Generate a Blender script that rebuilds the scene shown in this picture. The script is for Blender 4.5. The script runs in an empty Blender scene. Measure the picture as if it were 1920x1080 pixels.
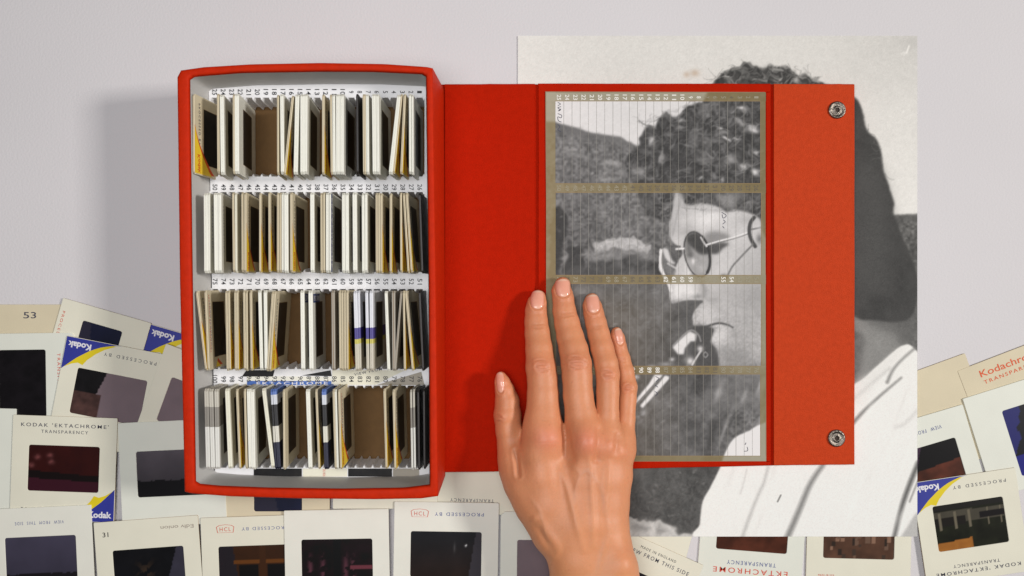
import bpy, math, random
import numpy as np
from mathutils import Vector, Matrix
from mathutils.bvhtree import BVHTree
random.seed(4); RNG = np.random.RandomState(11)

# ------------------------------------------------------------ camera, world, lamps, exposure
SC = bpy.context.scene
COL = SC.collection
CAM_H = 0.55                                   # camera height over the table, metres
FOC = 1485.0                                   # focal length in photograph pixels
cam_d = bpy.data.cameras.new('camera'); cam = bpy.data.objects.new('camera', cam_d); COL.objects.link(cam)
cam.location = (0, 0, CAM_H); cam_d.sensor_width = 36; cam_d.lens = 36 * FOC / 1920.0
cam_d.clip_start = 0.01; cam_d.clip_end = 50
SC.camera = cam
world = bpy.data.worlds.new('World'); SC.world = world; world.use_nodes = True
world.node_tree.nodes['Background'].inputs[0].default_value = (0.93, 0.95, 1.0, 1)
world.node_tree.nodes['Background'].inputs[1].default_value = 0.06
def lamp(name, loc, power, size, color=(1, 1, 1), target=(0, 0, 0)):
    l = bpy.data.lights.new(name, 'AREA'); l.energy = power; l.size = size; l.color = color
    o = bpy.data.objects.new(name, l); COL.objects.link(o); o.location = loc
    o.rotation_euler = (Vector(target) - Vector(loc)).to_track_quat('-Z', 'Y').to_euler()
    return o
lamp('key_lamp', (2.0, 0.20, 1.60), 41, 0.36, (1.0, 0.965, 0.93))
lamp('overhead_lamp', (-0.10, 0.03, 0.88), 4.75, 0.45, (0.985, 0.985, 1.0), target=(0.0, 0.0, 0))
SC.view_settings.view_transform = 'Standard'; SC.view_settings.look = 'None'
SC.view_settings.exposure = 0.0; SC.view_settings.gamma = 1.0
SC.cycles.max_bounces = 6
try:
    SC.cycles.use_denoising = True
except Exception:
    pass

# ------------------------------------------------------------ helpers
def W(px, py, z=0.0):                           # a point of the photograph, at height z over the table
    k = (CAM_H - z) / FOC
    return ((px - 960) * k, (540 - py) * k, z)
def lin(c):
    c = np.asarray(c, float) / 255.0
    return np.where(c <= 0.04045, c / 12.92, ((c + 0.055) / 1.055) ** 2.4)
IRR = 1.06                                     # light reaching the table centre, used to turn picture greys into albedos
def L(r, g, b, k=1 / 1.06):
    v = np.clip(lin((r, g, b)) * k, 0, 0.92); return tuple(v) + (1,)
MATS = {}
def mat(name, color, rough=0.6, noise=0.0, nscale=300, bump=0.0, bscale=1500, metal=0.0, spec=0.5, vcol=False, sss=0.0,
        coat=0.0, color2=None, detail=4, stretch=None):
    if name in MATS: return MATS[name]
    m = bpy.data.materials.new(name); m.use_nodes = True; nt = m.node_tree; N = nt.nodes; K = nt.links
    b = N['Principled BSDF']; b.inputs['Roughness'].default_value = rough; b.inputs['Metallic'].default_value = metal
    b.inputs['Specular IOR Level'].default_value = spec; b.inputs['Coat Weight'].default_value = coat
    b.inputs['Base Color'].default_value = color
    tc = N.new('ShaderNodeTexCoord'); src = tc.outputs['Object']
    if stretch:
        mp = N.new('ShaderNodeMapping'); mp.inputs['Scale'].default_value = stretch; K.new(src, mp.inputs[0]); src = mp.outputs[0]
    last = None
    if vcol:
        at = N.new('ShaderNodeVertexColor'); at.layer_name = 'Col'; last = at.outputs['Color']
    if noise > 0 or color2:
        n = N.new('ShaderNodeTexNoise'); n.inputs['Scale'].default_value = nscale; n.inputs['Detail'].default_value = detail
        K.new(src, n.inputs['Vector'])
        if color2:
            r = N.new('ShaderNodeValToRGB'); r.color_ramp.elements[0].position = 0.35; r.color_ramp.elements[1].position = 0.65
            r.color_ramp.elements[0].color = color; r.color_ramp.elements[1].color = color2
            K.new(n.outputs['Fac'], r.inputs[0]); last = r.outputs[0]
        else:
            mr = N.new('ShaderNodeMapRange'); mr.inputs['To Min'].default_value = 1 - noise; mr.inputs['To Max'].default_value = 1 + noise * 0.6
            mr.inputs['From Min'].default_value = 0.25; mr.inputs['From Max'].default_value = 0.75
            K.new(n.outputs['Fac'], mr.inputs['Value'])
            vm = N.new('ShaderNodeVectorMath'); vm.operation = 'MULTIPLY'
            if last: K.new(last, vm.inputs[0])
            else: vm.inputs[0].default_value = color[:3]
            K.new(mr.outputs[0], vm.inputs[1]); last = vm.outputs[0]
    if last: K.new(last, b.inputs['Base Color'])
    if bump > 0:
        n2 = N.new('ShaderNodeTexNoise'); n2.inputs['Scale'].default_value = bscale; n2.inputs['Detail'].default_value = 3
        K.new(src, n2.inputs['Vector'])
        bp = N.new('ShaderNodeBump'); bp.inputs['Strength'].default_value = bump; bp.inputs['Distance'].default_value = 0.0004
        K.new(n2.outputs['Fac'], bp.inputs['Height']); K.new(bp.outputs[0], b.inputs['Normal'])
    if sss > 0:
        b.inputs['Subsurface Weight'].default_value = sss; b.inputs['Subsurface Radius'].default_value = (1.0, 0.35, 0.2)
        b.inputs['Subsurface Scale'].default_value = 0.003
    MATS[name] = m; return m
M_TABLE = mat('table_paper', L(221, 217, 218), 0.75, 0.035, 6, 0.45, 600)
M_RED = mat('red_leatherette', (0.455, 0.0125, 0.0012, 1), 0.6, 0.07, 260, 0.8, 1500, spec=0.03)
M_RED_SHEEN = mat('red_leatherette_flap', (0.56, 0.053, 0.012, 1), 0.55, 0.09, 300, 0.9, 1300, spec=0.06)  # same red as the cover, with the flap's sheen painted into the colour
M_REDRIM = mat('red_rim', (0.53, 0.022, 0.003, 1), 0.5, 0.10, 240, 0.7, 1500, spec=0.07)
M_LINER = mat('liner_paper', L(205, 203, 200), 0.6, 0.05, 40, 0.1, 900)
M_CARD = mat('brown_card', L(112, 82, 45), 0.85, 0.12, 200, 0.2, 1500)
M_PLATE = mat('tray_plastic', L(240, 239, 240), 0.42, 0.02, 60, 0.05, 700)
M_WHITE = mat('mount_white', L(237, 235, 222), 0.5, 0.03, 60, 0.1, 1500)
M_IVORY = mat('mount_ivory', L(234, 230, 210), 0.6, 0.04, 40, 0.12, 1500)
M_CREAM = mat('mount_cream', L(222, 209, 178), 0.65, 0.06, 40, 0.15, 1500)
M_PALEGREEN = mat('mount_pale', L(232, 233, 220), 0.5, 0.03, 60, 0.1, 1500)
M_GREYM = mat('mount_grey', L(172, 164, 150), 0.6, 0.08, 50, 0.1, 1500)
M_KRAFT = mat('card_core', L(158, 124, 82), 0.85, 0.15, 700, 0.1, 1500)
M_DARKM = mat('mount_black', L(42, 38, 36), 0.5, 0.1, 80)
M_FILM = mat('film_dark', (0.008, 0.008, 0.009, 1), 0.4, color2=(0.016, 0.015, 0.015, 1), nscale=120, spec=0.2)
M_FILMV = mat('film_picture', (0, 0, 0, 1), 0.35, vcol=True, spec=0.3)
M_BLUE = mat('print_blue', L(44, 52, 150), 0.5, 0.06, 200)
M_BLUE2 = mat('print_navy', L(44, 66, 122), 0.5, 0.06, 200)
M_SKYBLUE = mat('print_bright_blue', L(62, 104, 182), 0.5, 0.05, 200)
M_YELLOW = mat('print_yellow', L(232, 208, 22), 0.5, 0.04, 200)
M_AMBER = mat('print_amber', (0.92, 0.63, 0.035, 1), 0.55, 0.08, 120)
M_REDP = mat('print_red', L(216, 84, 62), 0.6)
M_REDP2 = mat('print_orange_red', L(222, 84, 24), 0.6)
M_INK = mat('print_ink', L(72, 72, 88), 0.6)
M_INKB = mat('print_blue_ink', L(104, 112, 158), 0.6)
M_INKF = mat('print_faint_ink', L(168, 156, 142), 0.6)
M_BLACKP = mat('print_black', L(40, 40, 42), 0.6)
M_WHITEP = mat('print_white', L(235, 233, 236), 0.6)
M_METAL = mat('snap_metal', (0.27, 0.235, 0.20, 1), 0.38, 0.5, 700, 0.7, 1500, metal=1.0)
M_METALD = mat('snap_dark', (0.07, 0.05, 0.04, 1), 0.4, 0.3, 500, metal=0.6)

def newobj(name, verts, faces, m=None, parent=None, smooth=False, loc=None, rot=None, mats=None, mi=None):
    me = bpy.data.meshes.new(name); me.from_pydata([tuple(map(float, v)) for v in verts], [], [tuple(map(int, f)) for f in faces]); 
    for q in (mats or ([m] if m else [])): me.materials.append(q)
    if mi is not None: me.polygons.foreach_set('material_index', mi)
    if smooth: me.polygons.foreach_set('use_smooth', [True] * len(me.polygons))
    me.update()
    o = bpy.data.objects.new(name, me); COL.objects.link(o)
    if parent: o.parent = parent
    if loc: o.location = loc
    if rot: o.rotation_euler = rot
    return o
def gridobj(name, X, Y, Z, colors, m, parent=None, smooth=True):
    """a grid surface (arrays h x w) with a colour per vertex"""
    h, w = X.shape
    co = np.stack([X, Y, Z], -1).reshape(-1, 3).astype(np.float32)
    idx = np.arange(h * w).reshape(h, w)
    q = np.stack([idx[1:, :-1], idx[1:, 1:], idx[:-1, 1:], idx[:-1, :-1]], -1).reshape(-1, 4)
    return rawobj(name, co, q, colors.reshape(-1, 3), m, parent, smooth)
def rawobj(name, co, q, cols, m, parent=None, smooth=True):
    me = bpy.data.meshes.new(name); n = len(co); f = len(q); k = q.shape[1]
    me.vertices.add(n); me.vertices.foreach_set('co', np.asarray(co, np.float32).ravel())
    me.loops.add(f * k); me.loops.foreach_set('vertex_index', q.astype(np.int32).ravel())
    me.polygons.add(f); me.polygons.foreach_set('loop_start', (np.arange(f) * k).astype(np.int32))
    try: me.polygons.foreach_set('loop_total', np.full(f, k, np.int32))
    except Exception: pass
    me.polygons.foreach_set('use_smooth', np.full(f, smooth))
    if cols is not None:
        ca = me.color_attributes.new('Col', 'FLOAT_COLOR', 'POINT')
        ca.data.foreach_set('color', np.concatenate([cols, np.ones((n, 1))], 1).astype(np.float32).ravel())
    me.materials.append(m); me.update(calc_edges=True); me.validate()
    o = bpy.data.objects.new(name, me); COL.objects.link(o)
    if parent: o.parent = parent
    return o
def tag(o, label=None, cat=None, group=None, kind=None):
    if label: o['label'] = label
    if cat: o['category'] = cat
    if group: o['group'] = group
    if kind: o['kind'] = kind
    return o
def thing(name, label, cat, loc=(0, 0, 0), rz=0, group=None):
    o = bpy.data.objects.new(name, None); COL.objects.link(o); o.location = loc; o.rotation_euler = (0, 0, rz)
    o.empty_display_size = 0.01
    return tag(o, label, cat, group)
class MB:
    def __init__(s): s.v = []; s.f = []; s.m = []
    def add(s, v, f, mi=0):
        n = len(s.v); s.v += [tuple(p) for p in v]; s.f += [tuple(i + n for i in g) for g in f]; s.m += [mi] * len(f); return s
    def box(s, x0, x1, y0, y1, z0, z1, mi=0):
        v = [(x0, y0, z0), (x1, y0, z0), (x1, y1, z0), (x0, y1, z0), (x0, y0, z1), (x1, y0, z1), (x1, y1, z1), (x0, y1, z1)]
        return s.add(v, [(0, 3, 2, 1), (4, 5, 6, 7), (0, 1, 5, 4), (1, 2, 6, 5), (2, 3, 7, 6), (3, 0, 4, 7)], mi)
    def poly(s, pts, z=0.0, mi=0):
        if sum(a[0] * b[1] - b[0] * a[1] for a, b in zip(pts, pts[1:] + pts[:1])) < 0: pts = pts[::-1]
        return s.add([(p[0], p[1], z) for p in pts], [tuple(range(len(pts)))], mi)
    def loops(s, rings, mi=0, cap_top=False, cap_bot=False):
        """rings of equal length, bottom first, counter-clockwise"""
        n = len(rings[0]); v = [p for r in rings for p in r]; f = []
        for k in range(len(rings) - 1):
            for i in range(n):
                j = (i + 1) % n; f.append((k * n + i, k * n + j, (k + 1) * n + j, (k + 1) * n + i))
        if cap_top: f.append(tuple(range((len(rings) - 1) * n, len(rings) * n)))
        if cap_bot: f.append(tuple(range(n - 1, -1, -1)))
        return s.add(v, f, mi)
    def build(s, name, m=None, parent=None, mats=None, smooth=False, **k):
        return newobj(name, s.v, s.f, m, parent, smooth, mats=mats, mi=s.m if mats else None, **k)
def rrect(w, h, r, n=4, cx=0, cy=0):
    p = []
    for qx, qy, a0 in ((1, -1, -90), (1, 1, 0), (-1, 1, 90), (-1, -1, 180)):
        for i in range(n + 1):
            a = math.radians(a0 + 90 * i / n)
            p.append((cx + qx * (w / 2 - r) + r * math.cos(a), cy + qy * (h / 2 - r) + r * math.sin(a)))
    return p
# lettering: the built-in font turned into a mesh, cached
TXT = {}
def text_geo(s, bold=0.0, spacing=1.0):
    key = (s, bold, spacing)
    if key not in TXT:
        c = bpy.data.curves.new('lettering', 'FONT'); c.body = s; c.offset = bold; c.space_character = spacing; c.resolution_u = 3
        o = bpy.data.objects.new('lettering', c); COL.objects.link(o)
        dg = bpy.context.evaluated_depsgraph_get(); e = o.evaluated_get(dg); me = e.to_mesh()
        v = np.array([p.co[:2] for p in me.vertices]).reshape(-1, 2); f = [tuple(p.vertices) for p in me.polygons]
        e.to_mesh_clear(); bpy.data.objects.remove(o); bpy.data.curves.remove(c)
        lo = v.min(0); hi = v.max(0); v = (v - (lo + hi) / 2) / (hi - lo)
        TXT[key] = (v, f)
    return TXT[key]
def put_text(mb, s, cx, cy, w, h, rot=0.0, z=0.0, bold=0.0, spacing=1.0, mi=0, axis='xy', x=0.0):
    v, f = text_geo(s, bold, spacing); c, sn = math.cos(rot), math.sin(rot); out = []
    for a, b in v:
        a *= w; b *= h; out.append((cx + a * c - b * sn, cy + a * sn + b * c, z))
    mb.add(out, f, mi)

# ------------------------------------------------------------ raster painter for flat printed pictures
def blur1(a, s, ax):
    r = int(3 * s + 1); k = np.exp(-0.5 * (np.arange(-r, r + 1) / s) ** 2); k /= k.sum()
    pad = [(0, 0)] * a.ndim; pad[ax] = (r, r); b = np.pad(a, pad, mode='edge'); out = np.zeros_like(a)
    n = a.shape[ax]
    for i, w in enumerate(k):
        sl = [slice(None)] * a.ndim; sl[ax] = slice(i, i + n); out += w * b[tuple(sl)]
    return out
def blur(a, s): return a if s < 0.25 else blur1(blur1(a, s, 0), s, 1)
def vnoise(h, w, cell, rng, octaves=3):
    out = np.zeros((h, w)); amp = 1; tot = 0
    for o in range(octaves):
        c = max(1.01, cell / 2 ** o); gh, gw = int(h / c) + 3, int(w / c) + 3; g = rng.rand(gh, gw)
        y = np.arange(h) / c; x = np.arange(w) / c; yi = y.astype(int); xi = x.astype(int)
        fy = y - yi; fx = x - xi; fy = fy * fy * (3 - 2 * fy); fx = fx * fx * (3 - 2 * fx)
        a = g[yi][:, xi]; b = g[yi][:, xi + 1]; c2 = g[yi + 1][:, xi]; d = g[yi + 1][:, xi + 1]
        out += amp * ((a * (1 - fx) + b * fx) * (1 - fy[:, None]) + (c2 * (1 - fx) + d * fx) * fy[:, None]); tot += amp; amp *= 0.55
    return out / tot - 0.5
def smooth_poly(P, closed=True, n=6):
    P = [np.array(p, float) for p in P]; m = len(P); out = []
    rng = range(m) if closed else range(m - 1)
    for i in rng:
        if closed: a, b, c, d = P[i - 1], P[i], P[(i + 1) % m], P[(i + 2) % m]
        else: a, b, c, d = P[max(i - 1, 0)], P[i], P[i + 1], P[min(i + 2, m - 1)]
        for k in range(n):
            t = k / n
            out.append(0.5 * (2 * b + (c - a) * t + (2 * a - 5 * b + 4 * c - d) * t * t + (3 * b - a - 3 * c + d) * t ** 3))
    if not closed: out.append(P[-1])
    return np.array(out)
class Canvas:
    def __init__(s, x0, y0, x1, y1, sc):
        s.x0, s.y0, s.sc = x0, y0, sc; s.w = int((x1 - x0) * sc) + 1; s.h = int((y1 - y0) * sc) + 1
        s.a = np.zeros((s.h, s.w)); s.X = x0 + np.arange(s.w) / sc; s.Y = y0 + np.arange(s.h) / sc
    def window(s, lo, hi, margin):
        c0 = max(0, int((lo[0] - margin - s.x0) * s.sc)); c1 = min(s.w, int((hi[0] + margin - s.x0) * s.sc) + 2)
        r0 = max(0, int((lo[1] - margin - s.y0) * s.sc)); r1 = min(s.h, int((hi[1] + margin - s.y0) * s.sc) + 2)
        return r0, r1, c0, c1
    def mask(s, P, soft):
        P = np.asarray(P); r0, r1, c0, c1 = s.window(P.min(0), P.max(0), soft * 3 + 3)
        if r1 <= r0 or c1 <= c0: return None
        xs = s.X[c0:c1]; ys = s.Y[r0:r1]; m = np.zeros((len(ys), len(xs))); A = P; B = np.roll(P, -1, 0)
        for off in (-0.25, 0.25):
            yy = ys + off / s.sc
            cross = (A[None, :, 1] > yy[:, None]) != (B[None, :, 1] > yy[:, None])
            with np.errstate(divide='ignore', invalid='ignore'):
                xc = A[:, 0] + (yy[:, None] - A[:, 1]) * (B[:, 0] - A[:, 0]) / (B[:, 1] - A[:, 1])
            for i in range(len(ys)):
                c = np.sort(xc[i][cross[i]])
                for k in range(0, len(c) - 1, 2):
                    m[i] += 0.5 * np.clip((xs - c[k]) * s.sc + 0.5, 0, 1) * np.clip((c[k + 1] - xs) * s.sc + 0.5, 0, 1)
        return (blur(m, soft * s.sc), r0, r1, c0, c1)
    def poly(s, P, v, soft=1.0, alpha=1.0, curve=True, tex=0.0, cell=6):
        P = smooth_poly(P) if curve else np.array(P, float); r = s.mask(P, soft)
        if r is None: return
        m, r0, r1, c0, c1 = r; m = m * alpha; t = v
        if tex: t = v + tex * vnoise(r1 - r0, c1 - c0, cell * s.sc, RNG) * 2
        s.a[r0:r1, c0:c1] = s.a[r0:r1, c0:c1] * (1 - m) + t * m
    def line(s, P, width, v, soft=0.7, alpha=1.0, w2=None):
        P = smooth_poly(P, False, 5) if len(P) > 2 else np.array(P, float)
        mw = max(width, w2 or 0); r0, r1, c0, c1 = s.window(P.min(0), P.max(0), mw + 3 * soft + 2)
        if r1 <= r0 or c1 <= c0: return
        gx, gy = np.meshgrid(s.X[c0:c1], s.Y[r0:r1]); best = np.zeros_like(gx); n = len(P) - 1
        for i in range(n):
            a, b = P[i], P[i + 1]; d = b - a; L2 = max(d @ d, 1e-9)
            t = np.clip(((gx - a[0]) * d[0] + (gy - a[1]) * d[1]) / L2, 0, 1)
            dist = np.hypot(gx - a[0] - t * d[0], gy - a[1] - t * d[1]); f = (i + t) / n
            hw = (width + ((w2 if w2 is not None else width) - width) * f) / 2
            best = np.maximum(best, np.clip((hw - dist) / soft + 0.5, 0, 1))
        m = best * alpha; s.a[r0:r1, c0:c1] = s.a[r0:r1, c0:c1] * (1 - m) + v * m
    def blob(s, x, y, rx, ry, v, alpha=1.0, rot=0.0, soft=None):
        R = max(rx, ry) * 2.2; r0, r1, c0, c1 = s.window((x, y), (x, y), R)
        if r1 <= r0 or c1 <= c0: return
        gx, gy = np.meshgrid(s.X[c0:c1] - x, s.Y[r0:r1] - y); c, n = math.cos(rot), math.sin(rot)
        u = (gx * c + gy * n) / rx; w = (-gx * n + gy * c) / ry; m = np.exp(-(u * u + w * w) * 1.2) * alpha
        s.a[r0:r1, c0:c1] = s.a[r0:r1, c0:c1] * (1 - m) + v * m

# ------------------------------------------------------------ the black-and-white portrait (printed picture)
def paint_portrait():
    C = Canvas(969, 65, 1722, 1008, 0.74); a = C.a; h, w = a.shape; rng = RNG
    GX, GY = np.meshgrid(C.X, C.Y)
    a[:] = 219 + 10 * np.clip((1150 - GX) / 200, 0, 1) + 13 * np.clip((GY - 150) / 250, 0, 1) * (GX > 1500) - 8 * np.clip((GX - 1500) / 200, 0, 1) * np.clip((200 - GY) / 100, 0, 1)
    a += 5 * vnoise(h, w, 90, rng) + 7 * vnoise(h, w, 5, rng, 2)
    # hillside
    hill = [(900, 195), (1000, 222), (1042, 230), (1070, 237), (1103, 246), (1133, 252), (1163, 257), (1180, 265), (1197, 272), (1260, 300), (1600, 405), (1675, 403), (1700, 401), (1760, 399), (1760, 1050), (900, 1050)]
    C.poly(hill, 106, 1.6, curve=False, tex=10, cell=40)
    body = np.clip((GY - 232 - (GX - 1042) * 0.25) / 20, 0, 1)
    def ridge_noise(cell, sx=1.0, oct_=3):
        n = vnoise(h, int(w * sx) + 2, cell, rng, oct_)[:, (np.arange(w) * sx).astype(int)]; return np.clip(1 - np.abs(n) * 9, 0, 1)
    C.a += body * (38 * vnoise(h, w, 34, rng, 4) + 26 * vnoise(h, w, 9, rng, 3) + 46 * vnoise(h, w, 3.2, rng, 1) + 14 * ridge_noise(14) - 5)
    C.blob(1085, 292, 28, 5, 150, .5, .25); C.blob(1150, 305, 18, 6, 178, .7, .3); C.blob(1140, 337, 20, 4, 170, .6); C.blob(1135, 385, 20, 4, 140, .4)
    C.blob(1225, 408, 26, 4, 150, .55); C.blob(1060, 330, 12, 3, 145, .4); C.blob(1110, 325, 3, 3, 175, .6)
    C.poly([(1040, 395), (1062, 402), (1064, 440), (1052, 480), (1048, 520), (1030, 520)], 58, 1.5, .95, tex=10)
    C.poly([(1062, 470), (1085, 462), (1094, 480), (1088, 520), (1058, 520)], 60, 1.5, .95, tex=10)
    C.blob(1053, 482, 6, 8, 150, .8)
    C.poly([(1112, 456), (1145, 448), (1180, 445), (1205, 449), (1219, 461), (1215, 472), (1190, 470), (1150, 466), (1120, 470)], 186, 1.5, .9, tex=42, cell=5)
    C.poly([(1100, 468), (1160, 470), (1222, 472), (1225, 492), (1170, 490), (1110, 494)], 138, 4, .8, tex=30, cell=5)
    C.poly([(1095, 500), (1150, 484), (1200, 482), (1242, 500), (1240, 530), (1090, 530)], 66, 3, .8, tex=40, cell=12)
    # background behind the flute
    C.poly([(1030, 525), (1260, 525), (1320, 600), (1360, 700), (1340, 870), (1030, 870)], 94, 8, .62, tex=42, cell=26)
    C.poly([(1150, 700), (1300, 560), (1340, 600), (1350, 700), (1300, 720)], 80, 10, .6, tex=26, cell=14)
    C.poly([(1304, 706), (1350, 700), (1360, 742), (1340, 752), (1304, 738)], 62, 2, .7, tex=22, cell=8)
    C.poly([(1273, 784), (1316, 790), (1312, 828), (1280, 820)], 72, 2, .6, curve=False)
    C.poly([(1205, 775), (1245, 770), (1300, 790), (1290, 840), (1210, 850)], 92, 8, .5, tex=40, cell=12)
    C.poly([(1330, 790), (1345, 790), (1340, 820), (1326, 850)], 60, 3, .6)
    C.poly([(960, 870), (1420, 870), (1420, 1010), (960, 1010)], 80, 8, .62, tex=30, cell=30)
    C.poly([(960, 976), (1150, 972), (1205, 974), (1245, 980), (1268, 988), (1270, 1000), (1300, 1003), (1300, 1030), (960, 1030)], 196, 2, .95, tex=38, cell=16)
    C.blob(1200, 990, 12, 6, 130, .6); C.blob(1240, 996, 8, 6, 120, .5)
    for i in range(260):                                   # grass tufts and scratches
        x = rng.uniform(1030, 1420); y = rng.uniform(240, 1000); C.blob(x, y, rng.uniform(1.5, 7), rng.uniform(1, 3), rng.choice([66, 76, 140, 150, 168]), rng.uniform(.2, .55), rng.uniform(-.8, .8))
    # neck and jaw in half shade on the right
    C.poly([(1440, 560), (1600, 520), (1700, 480), (1720, 600), (1700, 650), (1600, 730), (1440, 790)], 104, 10, .95, tex=8)
    C.poly([(1590, 600), (1640, 610), (1690, 640), (1640, 690), (1590, 725)], 150, 9, .9, tex=6)
    # face
    face = [(1265, 352), (1262, 380), (1260, 396), (1256, 412), (1255, 426), (1256, 443), (1264, 456), (1276, 464), (1280, 476), (1271, 490), (1265, 507), (1260, 522), (1257, 535), (1255, 552), (1258, 565), (1265, 570),
            (1278, 565), (1293, 563), (1312, 563), (1318, 565), (1308, 576), (1300, 588), (1299, 600), (1303, 613), (1320, 614), (1338, 616), (1336, 628), (1332, 640), (1336, 648), (1344, 654), (1347, 668), (1347, 686), (1353, 697), (1380, 706), (1427, 702), (1470, 690), (1560, 640), (1560, 380), (1430, 340), (1300, 345)]
    C.poly(face, 200, 1.1, tex=4, cell=30)
    def inface(): 
        m, r0, r1, c0, c1 = C.mask(smooth_poly(face), 1.0); M = np.zeros_like(C.a); M[r0:r1, c0:c1] = m; return M
    F = inface(); keep = C.a.copy()
    C.blob(1330, 408, 46, 20, 226, .9); C.blob(1285, 400, 14, 22, 190, .6); C.blob(1390, 440, 22, 14, 214, .5)
    C.blob(1271, 545, 9, 16, 246, .95); C.blob(1295, 548, 12, 9, 236, .8); C.blob(1290, 512, 12, 22, 226, .8); C.blob(1320, 545, 14, 14, 150, .55)
    C.blob(1265, 566, 26, 5, 140, .6); C.blob(1335, 535, 14, 8, 185, .7); C.blob(1350, 575, 50, 28, 178, .5)
    C.blob(1325, 588, 16, 16, 206, .8); C.blob(1306, 596, 7, 18, 170, .5); C.blob(1395, 560, 36, 40, 168, .55); C.blob(1402, 600, 30, 22, 190, .6)
    C.blob(1350, 633, 14, 10, 216, .8); C.blob(1400, 640, 36, 30, 174, .7); C.blob(1375, 672, 34, 24, 150, .7); C.blob(1410, 690, 40, 16, 118, .8)
    C.blob(1385, 520, 22, 20, 182, .6); C.blob(1405, 495, 18, 18, 198, .7); C.blob(1270, 420, 10, 30, 168, .5)
    C.a = C.a + 26 * vnoise(h, w, 26, rng, 3) * (GY > 380)
    C.blob(1290, 425, 10, 12, 172, .5); C.blob(1278, 500, 6, 26, 190, .5); C.blob(1262, 548, 3, 18, 200, .6); C.blob(1305, 572, 10, 6, 150, .6); C.blob(1312, 606, 10, 5, 150, .6); C.blob(1341, 618, 6, 5, 150, .6); C.blob(1430, 480, 16, 30, 170, .5)
    g = vnoise(h, w, 2.2, rng, 2) * 62 * np.clip((GY - 530) / 60, 0.18, 1) + 8 * vnoise(h, w, 3, rng, 2)
    C.a = keep * (1 - F) + (C.a + g) * F
    C.blob(1290, 385, 26, 5, 150, .5); C.blob(1350, 394, 40, 5, 160, .5); C.blob(1402, 412, 22, 8, 168, .5); C.blob(1292, 436, 16, 9, 160, .55); C.blob(1318, 512, 12, 22, 168, .5); C.blob(1335, 560, 10, 26, 176, .45, -.5)
    C.blob(1418, 545, 22, 50, 146, .5); C.blob(1330, 600, 22, 8, 216, .5); C.blob(1385, 585, 20, 8, 212, .45); C.blob(1378, 628, 14, 12, 150, .5); C.blob(1352, 655, 18, 6, 150, .5)
    C.poly([(1345, 690), (1352, 686), (1390, 694), (1430, 690), (1500, 660), (1560, 600), (1620, 640), (1560, 760), (1330, 760)], 108, 5, .9, tex=22, cell=12)
    for (x, y, rx, ry, v, al) in ((1400, 600, 60, 70, 158, .55), (1410, 500, 40, 40, 176, .45), (1385, 672, 50, 26, 138, .6), (1345, 575, 22, 20, 190, .4), (1322, 590, 14, 14, 206, .6), (1352, 628, 12, 10, 214, .7), (1338, 562, 16, 5, 150, .5), (1300, 520, 12, 14, 196, .4), (1375, 540, 24, 16, 170, .45), (1290, 398, 16, 14, 190, .45), (1260, 425, 4, 24, 160, .6)): C.blob(x, y, rx, ry, v, al)
    # brow, eye socket, temple shade
    C.poly([(1322, 440), (1340, 434), (1365, 440), (1368, 448), (1345, 450), (1325, 450)], 120, 3.5, .75)
    C.poly([(1325, 458), (1345, 455), (1367, 457), (1355, 466), (1345, 476), (1328, 474)], 70, 2.2, .9)
    C.poly([(1318, 455), (1330, 448), (1362, 450), (1340, 458)], 110, 3, .6)
    C.line([(1298, 516), (1312, 526), (1321, 541), (1320, 556)], 6, 138, 7, .65); C.blob(1308, 556, 9, 5, 120, .6); C.blob(1286, 540, 16, 14, 240, .7); C.blob(1345, 548, 22, 10, 172, .4)
    C.line([(1322, 560), (1340, 572), (1362, 590)], 6, 160, 9, .4); C.blob(1348, 600, 18, 5, 150, .5)
    # mouth and shade between lips
    C.line([(1303, 614), (1322, 613), (1337, 608), (1350, 606), (1364, 609), (1374, 614)], 5, 74, 3, .9, 3)
    C.poly([(1300, 612), (1334, 613), (1337, 622), (1332, 640), (1340, 652), (1346, 690), (1296, 690), (1300, 650)], 76, 2.5, .95, tex=6)
    C.line([(1265, 570), (1290, 566), (1316, 566)], 5, 96, 4, .8)
    # hair: outline, then many curls
    hair = [(1174, 345), (1173, 318), (1174, 300), (1182, 285), (1195, 276), (1203, 257), (1212, 240), (1227, 237), (1238, 224), (1249, 215), (1275, 214), (1290, 200), (1310, 190), (1328, 165), (1348, 142), (1383, 124), (1403, 119), (1421, 127), (1441, 122), (1476, 124), (1496, 140), (1510, 139), (1526, 147), (1560, 160), (1603, 183), (1617, 207), (1625, 243), (1643, 260), (1653, 287), (1658, 323), (1670, 357), (1677, 380), (1676, 400), (1690, 440), (1716, 500), (1720, 560), (1700, 600),
            (1640, 600), (1600, 590), (1540, 520), (1440, 450), (1425, 411), (1401, 398), (1378, 392), (1364, 396), (1345, 387), (1317, 381), (1290, 384), (1277, 372), (1268, 362), (1262, 385), (1255, 413), (1234, 411), (1213, 404), (1203, 380), (1190, 352)]
    C.poly(hair, 68, 1.8, tex=10, cell=24)
    C.poly([(1590, 360), (1620, 300), (1650, 330), (1668, 420), (1660, 520), (1600, 560)], 84, 14, .7)
    lock = ridge_noise(16, 1.3, 2) * .8 + ridge_noise(7, 1.0, 2) * .5; lum = np.clip(vnoise(h, w, 34, rng, 2) * 3 + .45, 0, 1) * np.clip((1460 - GX) / 60, .05, 1)
    m, r0, r1, c0, c1 = C.mask(smooth_poly(hair), 1.5); H = np.zeros_like(C.a); H[r0:r1, c0:c1] = m
    C.a = C.a + H * (blur(lock, .8) * lum * 58 - 10 * (lock < .1) * (GX < 1450))
    m, r0, r1, c0, c1 = C.mask(smooth_poly(hair), 1.5); H = np.zeros_like(C.a); H[r0:r1, c0:c1] = m; keep = C.a.copy()
    r = random.Random(5)
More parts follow.
